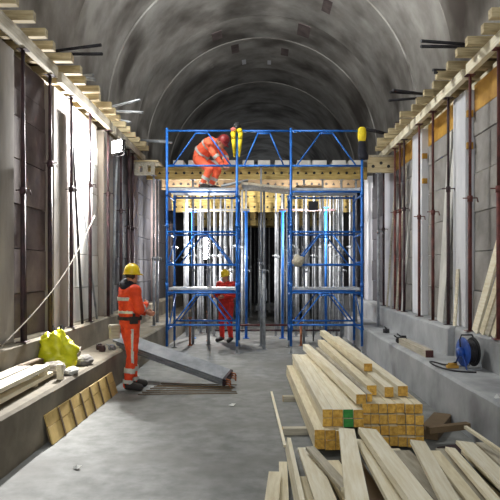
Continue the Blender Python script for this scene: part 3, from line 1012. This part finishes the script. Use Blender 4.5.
# ================================================================== LEFT BENCH AND FLOOR
# formwork strip of plywood pieces leaning on the left bench
pa, pb_ = Vector((-2.075, 5.95, .005)), Vector((-2.04, 8.5, .005))
t = thing('plywood_strip', 'yellow plywood shutter strip leaning along the foot of the left bench', 'shutter', pa)
n = 7
for k in range(n):
    y0 = (pb_.y - pa.y) * k / n
    y1 = (pb_.y - pa.y) * (k + 1) / n
    x0 = (pb_.x - pa.x) * k / n
    for (s0, s1, nm) in ((.0, .165, 'panel'), (.172, .29, 'panel')):
        b = MB()
        lx = -.28
        off = random.uniform(0, .004)
        b.add([(x0 + lx * s0 + off, y0 + .008, s0), (x0 + lx * s0 + off, y1 - .008, s0), (x0 + lx * s1 + off, y1 - .008, s1), (x0 + lx * s1 + off, y0 + .008, s1),
               (x0 + lx * s0 + off - .016, y0 + .008, s0), (x0 + lx * s0 + off - .016, y1 - .008, s0), (x0 + lx * s1 + off - .016, y1 - .008, s1), (x0 + lx * s1 + off - .016, y0 + .008, s1)],
              [(0, 1, 2, 3), (7, 6, 5, 4), (0, 4, 5, 1), (1, 5, 6, 2), (2, 6, 7, 3), (3, 7, 4, 0)])
        b.build(nm, 'ply', t)
    if k:
        MB().bar((x0 + .008, y0, .0), (x0 + .008 - .28 * .29, y0, .29), .028, .012, (1, 0, .28)).build('batten', 'ply_dark', t)
MB().bar((-.05, 0.01, .09), (-.05 + pb_.x - pa.x, pb_.y - pa.y - .01, .09), .012, .15, (-.28, 0, 1)).build('backing_board', 'ply_dark', t)

# planks on the ledge at the left edge
ZL = .515
lp = [((-2.36, 4.5), (-2.42, 6.62), .675, .16, 'pine_white', 'front pale plank on top of the pile at the left edge'),
      ((-2.56, 4.5), (-2.60, 6.55), .675, .16, 'pine_grey', 'rear plank on top of the pile at the left edge'),
      ((-2.34, 4.6), (-2.40, 6.75), .575, .10, 'pine_white', 'lower pale plank of the pile at the left edge')]
for k, (a, c, z, w_, m_, lab) in enumerate(lp):
    timber('ledge_plank', (a[0], a[1], z), (c[0], c[1], z), w_, .04, m_, lab, 'plank', 'planks on the left ledge')
for k, (x, y, z0, z1) in enumerate([(-2.37, 6.5, .595, .655), (-2.42, 4.9, .595, .655), (-2.56, 6.4, ZL, .655), (-2.40, 6.3, ZL, .555), (-2.37, 4.9, ZL, .555)]):
    o = MB().box(x - .035, x + .035, y - .04, y + .04, z0, z1).build('spacer_block', 'pine')
    tag(o, 'small spacer block between planks at the left edge, %s' % ['upper near the far end', 'upper near the camera', 'tall under the rear plank', 'lower near the far end', 'lower near the camera'][k], 'block', 'spacer blocks')
o = MB().box(-.03, .03, -.03, .03, 0, .17).box(-.03, .03, -.045, -.03, .1, .15).build('timber_peg', 'pine_white')
o.location = (-2.26, 6.72, .515)
tag(o, 'short pale timber peg standing at the end of the planks on the left ledge', 'peg')


def lump(name, loc, r, m, seed, amp, freq, label, cat, flat=0.0, peaks=0.0, nu=40, nv=26):
    b = MB().ell((0, 0, 0), (1, 1, 1), nu, nv)
    o = b.build(name, m)
    sd = Vector((seed * 3.7, seed * 1.9, seed))
    for v in o.data.vertices:
        c = v.co.copy()
        k = 1 + amp * noise.noise(c * freq + sd) + amp * .55 * noise.noise(c * freq * 2.3 + sd)
        k += amp * .35 * (1 - 2 * abs(noise.noise(c * freq * 3.1 + sd)))
        if peaks and c.z > 0:
            k += peaks * max(0, noise.noise(Vector((c.x * 2.2, c.y * 2.2, seed)))) * c.z
        c = c * k
        c = Vector((c.x * r[0], c.y * r[1], c.z * r[2]))
        c.z = max(c.z, -r[2] * (1 - flat))
        v.co = c
    zmin = min(v.co.z for v in o.data.vertices)
    for v in o.data.vertices:
        v.co.z -= zmin
    o.location = loc
    return tag(o, label, cat)


lump('plastic_bag', (-2.585, 7.52, .512), (.22, .17, .24), 'bag', 3, .42, 1.9, 'crumpled bright yellow plastic bag on the left ledge', 'bag', .35, .75)
lump('crumpled_sheet', (-2.55, 8.02, .512), (.12, .17, .13), 'sack', 8, .35, 2.0, 'crumpled brownish grey sheet right behind the yellow bag', 'sheet', .4, .4)
lump('cement_sack', (-2.45, 7.0, .512), (.13, .26, .095), 'sack', 5, .18, 1.6, 'grey sack lying in front of the yellow bag', 'sack', .3)
lump('cement_sack', (-2.31, 7.80, .512), (.10, .17, .07), 'bay', 11, .16, 1.6, 'small pale grey sack lying at the ledge front by the yellow bag', 'sack', .3)
lump('cement_sack', (-2.26, 7.12, .512), (.07, .15, .045), 'bay_pale', 14, .2, 1.7, 'flat whitish sack scrap at the ledge edge', 'sack', .3)
o = MB().bar((-2.685, 6.62, .60), (-2.665, 7.2, .60), .09, .16).bar((-2.68, 6.65, .685), (-2.66, 7.15, .685), .06, .008).build('brown_box', 'ply_dark')
tag(o, 'low brown box on the left ledge behind the planks', 'box')
# little dark things on the left step
for k, (y, h) in enumerate([(8.0, .07), (8.35, .05)]):
    o = MB().box(-2.83, -2.77, y - .04, y + .05, .902, .902 + h).box(-2.82, -2.78, y - .02, y + .03, .902 + h, .902 + h * 1.4).build('clamp_fitting', 'tube_d')
    tag(o, ['dark fitting lying on the left step above the yellow bag', 'smaller dark fitting on the left step beside the first'][k], 'fitting', 'fittings on the left step')

# pale cable hanging in front of the left wall
c0, c1 = Vector((-2.76, 6.36, .93)), Vector((-2.72, 9.75, 2.62))
pts = []
for i in range(25):
    u = i / 24
    p = c0.lerp(c1, u)
    p.z -= .14 * math.sin(math.pi * u)
    p.x += .05 * math.sin(math.pi * u)
    pts.append(p)
tag(MB().path(pts, .008).build('cable', 'sack'), 'pale thin cable slung up along the left wall into the bright bay', 'cable')

# stack of steel planks leaning from the ledge to the floor behind the standing worker
a = Vector((-.50, 8.88, .03))
c = Vector((-2.30, 9.60, .52))
d = (c - a).normalized()
sd = d.cross(Vector((0, 0, 1))).normalized()
up = Matrix.Rotation(-.45, 3, d) @ sd.cross(d)
side = up.cross(d)
PL = ['top', 'middle', 'bottom']
for k in range(3):
    off = up * (.13 - .045 * k) + Vector((0, 0, .045))
    t = thing('steel_plank', '%s steel plank of the bundle leaning from the left ledge to the floor' % PL[k], 'plank', a + off, 'leaning steel planks')
    L_ = (c - a).length - .06 * k
    MB().bar((0, 0, 0), d * L_, .25, .038, up).build('deck_plate', 'steel', t)
    for s_ in (-.085, .085):
        pp = side * s_
        MB().path([pp, pp - d * .05, pp - d * .07, pp - d * .085 - up * .03], .013).build('end_hook', 'rust_o', t)
    MB().bar(-d * .008, d * .03, .252, .041, up).build('end_cap', 'rust_d', t)
# metal couplers at the ledge
for k, (x, y) in enumerate([(-2.40, 9.05), (-2.3, 9.2), (-2.50, 9.25)]):
    b = MB().cyl((0, -.05, .035), (0, .05, .035), .035, n=10).box(-.05, .03, -.02, .02, 0, .09).cyl((-.04, 0, .07), (-.1, .02, .1), .01)
    o = b.build('coupler', 'rust_d' if k != 1 else 'galv')
    o.location = (x, y, .512)
    o.rotation_euler = (0, 0, k * 1.1)
    tag(o, ['dark coupler on the left ledge nearest the standing worker', 'shiny coupler on the ledge edge by the steel planks', 'dark coupler farther back on the left ledge'][k], 'coupler', 'couplers on the left ledge')
# reinforcing bars on the floor
for k in range(7):
    y = 8.36 + .13 * k + random.uniform(-.03, .03)
    b = MB().cyl((-1.72 + .03 * k, y - .02, .016), (-.40 + random.uniform(-.06, .06), y + .05 - .03 * k, .016), .008, n=6)
    tag(b.build('steel_rod', 'ply_dark'), 'thin rusty rod on the floor beside the worker, %s from the camera' % ORD[k], 'rod', 'rods on the floor')

# scraps on the floor
for k, (x, y, s_, lab) in enumerate([(232, 406, .05, 'small white paper scrap on the floor in front of the rods'), (77, 469, .04, 'tiny white scrap on the floor near the left bench')]):
    p = onz(x, y, .0)
    b = MB().add([(-s_, 0, .01), (s_ * .4, -s_, .012), (s_, .3 * s_, .03), (-.2 * s_, s_, .012), (0, 0, .035)], [(0, 1, 4), (1, 2, 4), (2, 3, 4), (3, 0, 4)])
    o = b.build('paper_scrap', 'white')
    o.location = (p.x, p.y, 0)
    tag(o, lab, 'scrap', 'scraps on the floor')

# ================================================================== RIGHT BENCH
timber('ledge_timber', (2.33, 8.35, .572), (2.30, 9.85, .572), .11, .10, 'pine_grey', 'squared timber with rusty red end lying on the right ledge', 'timber', None, ends='rust')
for k, (x, y) in enumerate([(2.42, 10.2), (2.30, 10.0), (2.40, 11.6)]):
    b = MB().cyl((0, -.06, .04), (0, .06, .04), .04, n=10).box(-.06, .03, -.02, .02, 0, .1).cyl((-.05, 0, .08), (-.12, .03, .13), .012)
    o = b.build('coupler', 'tube_d')
    o.location = (x, y, .525)
    o.rotation_euler = (0, 0, .7 * k)
    tag(o, ['black coupler on the right ledge beyond the timber', 'black coupler at the far end of the right ledge timber', 'small black coupler far along the right ledge'][k], 'coupler', 'couplers on the right ledge')
# cable reel
t = thing('cable_reel', 'blue and black cable reel standing on the right ledge', 'cable reel', (2.54, 7.42, .522), None, (0, 0, .18))
t.scale = (.88, .88, .88)
RX = Matrix.Rotation(math.pi / 2, 3, 'Y')
cz = .235


def disc(x0, x1, r, nm, m, rin=0.0):
    prof = [(rin, x0), (r - .012, x0), (r, x0 + (x1 - x0) * .3), (r, x0 + (x1 - x0) * .7), (r - .012, x1), (rin, x1)]
    if rin:
        prof.append((rin, x0))
    return MB().lathe(prof, 28, (0, 0, cz), RX).build(nm, m, t)


disc(.075, .095, .205, 'flange', 'black')
disc(-.075, -.055, .205, 'flange', 'cableblue')
disc(-.055, .075, .095, 'drum', 'cableblue')
for k in range(5):
    disc(-.05 + .024 * k, -.05 + .024 * k + .023, .165 - .006 * (k % 2), 'cable_turn', 'tube_d', .09)
b = MB().lathe([(.0, -.15), (.05, -.15), (.065, -.13), (.065, -.075), (.0, -.075)], 18, (0, 0, cz), RX)
b.build('socket_hub', 'cableblue', t)
for x in (-.10, .12):
    MB().path([(x, -.17, .012), (x, -.02, cz), (x, .0, cz + .01), (x, .02, cz), (x, .17, .012)], .012, 8).build('stand_leg', 'cableblue' if x < 0 else 'galv', t)
for yy in (-.17, .17):
    MB().cyl((-.10, yy, .012), (.12, yy, .012), .012).build('stand_bar', 'galv', t)
MB().path([(-.10, 0, cz), (-.10, .03, cz + .17), (-.08, .02, cz + .235), (.08, .02, cz + .235), (.12, .03, cz + .17), (.12, 0, cz)], .011, 8).build('handle', 'tube_d', t)
MB().cyl((-.12, 0, cz), (.14, 0, cz), .014).build('axle', 'galv', t)
pts = [(2.40, 7.42, .60), (2.33, 7.6, .54), (2.27, 7.85, .532), (2.21, 7.9, .532), (2.19, 7.65, .532), (2.22, 7.4, .532), (2.30, 7.2, .532), (2.42, 7.12, .532), (2.55, 7.08, .532)]
sm = []
for i in range(len(pts) - 1):
    for u in range(5):
        p_ = [Vector(pts[max(i - 1, 0)]), Vector(pts[i]), Vector(pts[i + 1]), Vector(pts[min(i + 2, len(pts) - 1)])]
        q = u / 5
        sm.append(.5 * ((2 * p_[1]) + (p_[2] - p_[0]) * q + (2 * p_[0] - 5 * p_[1] + 4 * p_[2] - p_[3]) * q * q + (3 * p_[1] - p_[0] - 3 * p_[2] + p_[3]) * q ** 3))
tag(MB().path(sm, .011).build('power_cable', 'tube_d'), 'dark power cable looping on the right ledge in front of the reel', 'cable')
o = MB().box(-.07, .07, -.03, .03, 0, .035).cyl((-.05, -.01, .05), (.06, .02, .045), .018).build('tool', 'ochre')
o.location = (2.36, 7.44, .525)
tag(o, 'small ochre tool lying inside the cable loop on the right ledge', 'tool')
o = MB().add([(-.02, -.02, 0), (.025, -.015, 0), (.02, .025, 0), (-.02, .02, 0), (0, 0, .04)], [(0, 1, 4), (1, 2, 4), (2, 3, 4), (3, 0, 4), (3, 2, 1, 0)]).build('paper_scrap', 'white')
o.location = onz(497, 398, .522)
tag(o, 'tiny white scrap on the right ledge at the frame edge', 'scrap')


# ================================================================== PEOPLE
def person(name, label, J, loc, rz, cloth, helmet, head_dir=(0, 1, 0), sc=1.0, bands=True, pouch=False, scarf=False, scale_up=(0, 0, 1)):
    """J: joints in metres, figure faces +y.  One remeshed body, clothes as shells over it."""
    V = {k: Vector(v) for k, v in J.items()}
    bones = []

    def bone(nm, a, c, r0, r1):
        bones.append((nm, V[a] if isinstance(a, str) else Vector(a), V[c] if isinstance(c, str) else Vector(c), r0, r1))
    bone('pelvis', 'pelvis', 'waist', .135, .13)
    bone('torso', 'waist', 'chest', .13, .145)
    bone('torso', 'chest', 'neck', .135, .06)
    bone('neck', 'neck', 'head', .055, .05)
    for s_ in ('l', 'r'):
        bone('torso', 'chest', 'sh_' + s_, .11, .075)
        bone('arm_' + s_, 'sh_' + s_, 'el_' + s_, .066, .05)
        bone('fore_' + s_, 'el_' + s_, 'wr_' + s_, .048, .032)
        bone('pelvis', 'pelvis', 'hip_' + s_, .12, .105)
        bone('thigh_' + s_, 'hip_' + s_, 'kn_' + s_, .10, .066)
        bone('shin_' + s_, 'kn_' + s_, 'an_' + s_, .066, .045)
        bone('foot_' + s_, 'an_' + s_, 'to_' + s_, .045, .038)
        # hand: palm and five fingers
        wv = V['wr_' + s_]
        dv = (wv - V['el_' + s_]).normalized()
        hv = (V.get('ha_' + s_, wv + dv * .09) - wv).normalized()
        sidev = hv.cross(Vector((1, 0, 0)))
        if sidev.length < .3:
            sidev = hv.cross(Vector((0, 1, 0)))
        sidev.normalize()
        nrm = hv.cross(sidev).normalized()
        sgn = 1 if s_ == 'r' else -1
        if nrm.x * sgn > 0:
            nrm = -nrm
        palm = wv + hv * .085
        bone('hand_' + s_, wv, palm, .028, .03)
        for fi, (lat, ln) in enumerate(((-.03, .07), (-.010, .083), (.011, .078), (.031, .06))):
            k0 = palm + sidev * lat
            bone('hand_' + s_, wv + hv * .02 + sidev * lat * .6, k0, .014, .0125)
            k1 = k0 + (hv * .9 + nrm * .35).normalized() * ln * .5
            k2 = k1 + (hv * .5 + nrm * .85).normalized() * ln * .5
            bone('hand_' + s_, k0, k1, .0115, .010)
            bone('hand_' + s_, k1, k2, .010, .008)
        t0 = wv + hv * .03 - sidev * .028
        t1 = t0 + (hv * .6 - sidev * .8).normalized() * .035
        t2 = t1 + (hv * .9 + nrm * .4).normalized() * .035
        bone('hand_' + s_, t0, t1, .014, .0115)
        bone('hand_' + s_, t1, t2, .011, .009)
    b = MB()

    def capsule(a, c, r0, r1):
        b.ell(a, (r0, r0, r0), 12, 8)
        b.ell(c, (r1, r1, r1), 12, 8)
        if (c - a).length > 1e-4:
            b.cyl(a, c, r0, r1, 12)
    for (nm, a, c, r0, r1) in bones:
        capsule(a, c, r0, r1)
    # widen trunk
    for s_ in ('l', 'r'):
        k = .075 if s_ == 'r' else -.075
        lat = (V['sh_r'] - V['sh_l']).normalized()
        capsule(V['waist'] + lat * k, V['chest'] + lat * k * 1.1, .105, .118)
        capsule(V['pelvis'] + lat * k * .9, V['waist'] + lat * k, .115, .105)
        capsule(V['chest'] + lat * k, V['sh_' + s_], .095, .072)
    # head with face
    hd = V['head']
    fwd = Vector(head_dir).normalized()
    hu = Vector(scale_up).normalized()
    hu = (hu - fwd * hu.dot(fwd)).normalized()
    hr = fwd.cross(hu).normalized()
    R = Matrix((hr, fwd, hu)).transposed()

    def hp(x, y, z):
        return hd + R @ Vector((x, y, z))
    b.ell(hp(0, -.005, .035), (.076, .096, .095), 18, 12, R)
    b.ell(hp(0, .03, -.04), (.056, .062, .075), 16, 10, R)
    b.ell(hp(0, .055, -.085), (.032, .028, .028), 12, 8, R)
    b.cyl(hp(0, .088, .03), hp(0, .112, -.015), .010, .017, 10)
    b.ell(hp(0, .108, -.018), (.019, .016, .012), 10, 8, R)
    b.cyl(hp(-.045, .078, .04), hp(.045, .078, .04), .015, None, 8)
    b.ell(hp(0, .088, -.05), (.025, .012, .008), 10, 6, R)
    for sx2 in (-1, 1):
        b.ell(hp(sx2 * .078, -.005, 0), (.012, .022, .034), 10, 8, R)
    raw = b.build('raw', 'skin')
    rm = raw.modifiers.new('r', 'REMESH')
    rm.mode = 'VOXEL'
    rm.voxel_size = .0095
    sm_ = raw.modifiers.new('s', 'SMOOTH')
    sm_.factor = .5
    sm_.iterations = 4
    dg = bpy.context.evaluated_depsgraph_get()
    me = bpy.data.meshes.new_from_object(raw.evaluated_get(dg))
    bpy.data.objects.remove(raw)
    me.materials.clear()
    me.materials.append(M['skin'])
    for p in me.polygons:
        p.use_smooth = True
    body = put(name, me)
    body.location = loc
    body.rotation_euler = (0, 0, rz)
    body.scale = (sc, sc, sc)
    tag(body, label, 'person')
    nv = len(me.vertices)
    co = np.empty(nv * 3)
    me.vertices.foreach_get('co', co)
    co = co.reshape(-1, 3)
    no = np.empty(nv * 3)
    me.vertices.foreach_get('normal', no)
    no = no.reshape(-1, 3)
    best = np.full(nv, 1e9)
    bi = np.zeros(nv, int)
    bt = np.zeros(nv)
    allb = bones + [('head', hp(0, 0, .08), hp(0, .03, -.08), .085, .06)]
    for i, (nm, a, c, r0, r1) in enumerate(allb):
        A, C = np.array(a), np.array(c)
        d = C - A
        t_ = np.clip(((co - A) @ d) / max(d @ d, 1e-9), 0, 1)
        dist = np.linalg.norm(co - (A + t_[:, None] * d), axis=1) - (r0 + (r1 - r0) * t_)
        m_ = dist < best
        best[m_] = dist[m_]
        bi[m_] = i
        bt[m_] = t_[m_]
    names = np.array([x[0] for x in allb])[bi]
    polys = [tuple(p.vertices) for p in me.polygons]

    def shell(nm, mask, off, m, wrinkle=0.0):
        sel = [f for f in polys if sum(mask[i] for i in f) >= len(f) - 1]
        if not sel:
            return None
        use = sorted({i for f in sel for i in f})
        ix = {v: k for k, v in enumerate(use)}
        vs = []
        for i in use:
            w = off
            if wrinkle:
                c_ = co[i]
                w += wrinkle * (noise.noise(Vector((c_[0] * 11, c_[1] * 11, c_[2] * 19))) + .6 * noise.noise(Vector((c_[0] * 23, c_[1] * 23, c_[2] * 31))))
            vs.append(tuple(co[i] + no[i] * w))
        mm = bpy.data.meshes.new(nm)
        mm.from_pydata(vs, [], [tuple(ix[i] for i in f) for f in sel])
        mm.materials.append(M[m])
        for p in mm.polygons:
            p.use_smooth = True
        o_ = put(nm, mm, body)
        so = o_.modifiers.new('so', 'SOLIDIFY')
        so.thickness = .006
        so.offset = -1
        return o_
    isj = np.isin(names, ['torso', 'arm_l', 'arm_r', 'fore_l', 'fore_r']) & ~((names == 'torso') & False)
    isj |= (names == 'pelvis') & (bt > .55) & (np.array([x[0] for x in allb])[bi] == 'pelvis') & (co[:, 2] > V['pelvis'].z + .02)
    ist = np.isin(names, ['pelvis', 'thigh_l', 'thigh_r', 'shin_l', 'shin_r'])
    shell('trousers', ist, .012, cloth, .007)
    shell('jacket', isj, .020, cloth, .009)
    isboot = np.isin(names, ['foot_l', 'foot_r']) | (np.isin(names, ['shin_l', 'shin_r']) & (bt > .93))
    shell('boots', isboot, .014, 'boot')
    if bands:
        for (nm, t0, t1) in (('shin_l', .42, .60), ('shin_r', .42, .60), ('shin_l', .80, .94), ('shin_r', .80, .94), ('fore_l', .15, .38), ('fore_r', .15, .38)):
            shell('reflective_band', (names == nm) & (bt > t0) & (bt < t1), .027, 'silver')
        ax = (V['chest'] - V['waist']).normalized()
        h = (co - np.array(V['waist'])) @ np.array(ax)
        Lw = (V['chest'] - V['waist']).length
        tr = (names == 'torso') | (names == 'pelvis')
        shell('reflective_band', tr & (h > Lw * .72) & (h < Lw * .72 + .055), .032, 'silver')
        shell('reflective_band', tr & (h > -.02) & (h < .035), .034, 'silver')
    # hair, helmet
    hh = (co - np.array(hd)) @ np.array(R)
    ishair = (names == 'head') & ((hh[:, 2] > .05) | ((hh[:, 1] < -.02) & (hh[:, 2] > -.05)))
    shell('hair', ishair, .006, 'hair')
    b = MB().lathe([(.118, 0), (.116, .03), (.107, .07), (.085, .108), (.05, .130), (.0, .138)], 28, hp(0, 0, .045), R)
    n_ = 28
    # brim, longer at the front
    vs, fs = [], []
    for zz in (.0, -.009):
        for rr in (0, 1):
            for i in range(n_):
                t_ = 2 * math.pi * i / n_
                ext = .018 + .055 * max(0, math.sin(t_)) ** 3
                r_ = .112 + rr * ext
                vs.append(hp(r_ * math.cos(t_), r_ * math.sin(t_), .048 + zz - rr * .012))
    for i in range(n_):
        j = (i + 1) % n_
        fs += [(i, j, n_ + j, n_ + i), (2 * n_ + j, 2 * n_ + i, 3 * n_ + i, 3 * n_ + j), (n_ + i, n_ + j, 3 * n_ + j, 3 * n_ + i), (i, 2 * n_ + i, 2 * n_ + j, j)]
    b.add(vs, fs, True)
    hel = b.build('helmet', helmet, body)
    rb = MB()
    for xx in (-.025, 0, .025):
        pts_ = [hp(xx * (1 - abs(math.cos(a_)) * .3), .117 * math.cos(a_), .047 + .140 * math.sin(a_)) for a_ in [math.pi * q_ / 14 for q_ in range(1, 14)]]
        rb.path(pts_, .006, 6)
    rb.build('ridge', helmet, hel)
    for sx2 in (-1, 1):
        MB().ell(hp(sx2 * .03, .082, .022), (.012, .007, .007), 8, 6, R).build('eye', 'white', body)
    if scarf:
        nk = V['neck']
        o_ = lump('collar', (0, 0, 0), (.155, .115, .075), 'navy', 4, .22, 2.2, 'x', 'x', .2, 0, 28, 16)
        for kk in ('label', 'category'):
            del o_[kk]
        o_.parent = body
        o_.location = (nk.x - .04, nk.y - .02, nk.z - .055)
        o_.rotation_euler = (0, .35, 0)
        o_['label'] = 'dark hood bunched on the shoulders'
    if pouch:
        p_ = V['pelvis'] + Vector((-.06, -.20, -.10))
        b = MB().box(-.05, .05, -.07, .07, -.14, .05).box(-.055, .055, -.075, .075, -.02, .06)
        o_ = b.build('tool_pouch', 'pine_grey', body)
        o_.location = p_
        bv = o_.modifiers.new('b', 'BEVEL')
        bv.width = .02
        bv.segments = 3
        o_['label'] = 'pale tan work pouch at the hip'
        b = MB().lathe([(.158, -.018), (.165, 0), (.158, .018)], 24)
        belt = shell('belt', (np.isin(names, ['pelvis', 'torso'])) & (np.abs(co[:, 2] - V['pelvis'].z - .045) < .028), .036, 'boot')
        p_ = V['hip_r'] + Vector((.13, -.02, .08))
        o_ = MB().box(-.03, .03, -.05, .05, -.05, .05).cyl((0, 0, .05), (.01, 0, .09), .02).build('belt_tool', 'boot', body)
        o_.location = p_
        # side stripe down the right leg
        A, C = V['hip_r'], V['kn_r']
        dxy = np.abs(co[:, 0] - (A.x + .0)) < .5
        side_dir = np.array((.95, -.3, 0))
        nn = no @ side_dir
        cen = np.array(A)
        ux = np.array(C - A)
        tt = ((co - cen) @ ux) / (ux @ ux)
        lateral = (co - cen - tt[:, None] * ux) @ np.array((.3, .95, 0))
        shell('side_stripe', ((names == 'thigh_r') | ((names == 'shin_r') & (bt < .25))) & (nn > .5) & (np.abs(lateral - .0) < .016), .022, 'silver')
    return body


def stand_joints(**kw):
    J = dict(pelvis=(0, 0, .97), waist=(0, 0, 1.10), chest=(0, .0, 1.33), neck=(0, .005, 1.475), head=(0, .03, 1.60),
             sh_l=(-.19, 0, 1.40), sh_r=(.19, 0, 1.40), el_l=(-.25, .06, 1.12), el_r=(.25, .04, 1.12), wr_l=(-.2, .26, 1.02), wr_r=(.22, .26, 1.06),
             hip_l=(-.095, 0, .92), hip_r=(.095, 0, .92), kn_l=(-.11, .03, .50), kn_r=(.12, .03, .50), an_l=(-.12, -.03, .085), an_r=(.13, -.02, .085),
             to_l=(-.15, .13, .045), to_r=(.17, .14, .045))
    J.update(kw)
    return J


J1 = stand_joints(an_r=(.10, -.07, .085), kn_r=(.10, .0, .50), to_r=(.14, .10, .045), an_l=(-.11, .10, .085), kn_l=(-.10, .07, .5), to_l=(-.13, .27, .045),
                  el_r=(.23, .06, 1.14), wr_r=(.08, .20, 1.20), el_l=(-.23, .08, 1.13), wr_l=(-.13, .28, 1.08), head=(-.01, .035, 1.60))
person('person', 'person standing by the left bench in orange work clothes and yellow helmet, seen from behind', J1,
       (-1.91, 8.66, .012), math.radians(-58), 'orange', 'helmet', head_dir=(-.45, .9, -.05), sc=1.02, pouch=True, scarf=True)

J2 = dict(pelvis=(0, -.22, .66), waist=(0, -.18, .79), chest=(0, .03, .93), neck=(0, .17, .97), head=(0, .28, .95),
          sh_l=(-.18, .07, .94), sh_r=(.18, .07, .94), el_l=(-.22, .24, .72), el_r=(.22, .22, .70), wr_l=(-.10, .36, .50), wr_r=(.12, .36, .48),
          hip_l=(-.1, -.2, .62), hip_r=(.1, -.2, .62), kn_l=(-.13, .12, .42), kn_r=(.14, .08, .40), an_l=(-.13, -.06, .085), an_r=(.13, -.12, .085),
          to_l=(-.15, .11, .045), to_r=(.16, .05, .045))
person('person', 'person in orange bending over on the upper scaffold deck', J2, (-1.13, 12.95, 3.463), math.radians(-115), 'coral', 'helmet_r',
       head_dir=(0, .7, -.7), scale_up=(0, .7, .7), sc=1.05, bands=True)

J3 = stand_joints(el_r=(.26, .10, 1.14), wr_r=(.16, .32, 1.15), el_l=(-.26, .10, 1.14), wr_l=(-.14, .32, 1.12))
person('person', 'person in red work clothes and yellow helmet standing behind the left tower under the deck', J3, (-.86, 14.45, .012), math.radians(150), 'redor', 'helmet',
       head_dir=(.2, 1, -.2), sc=.98, bands=False)
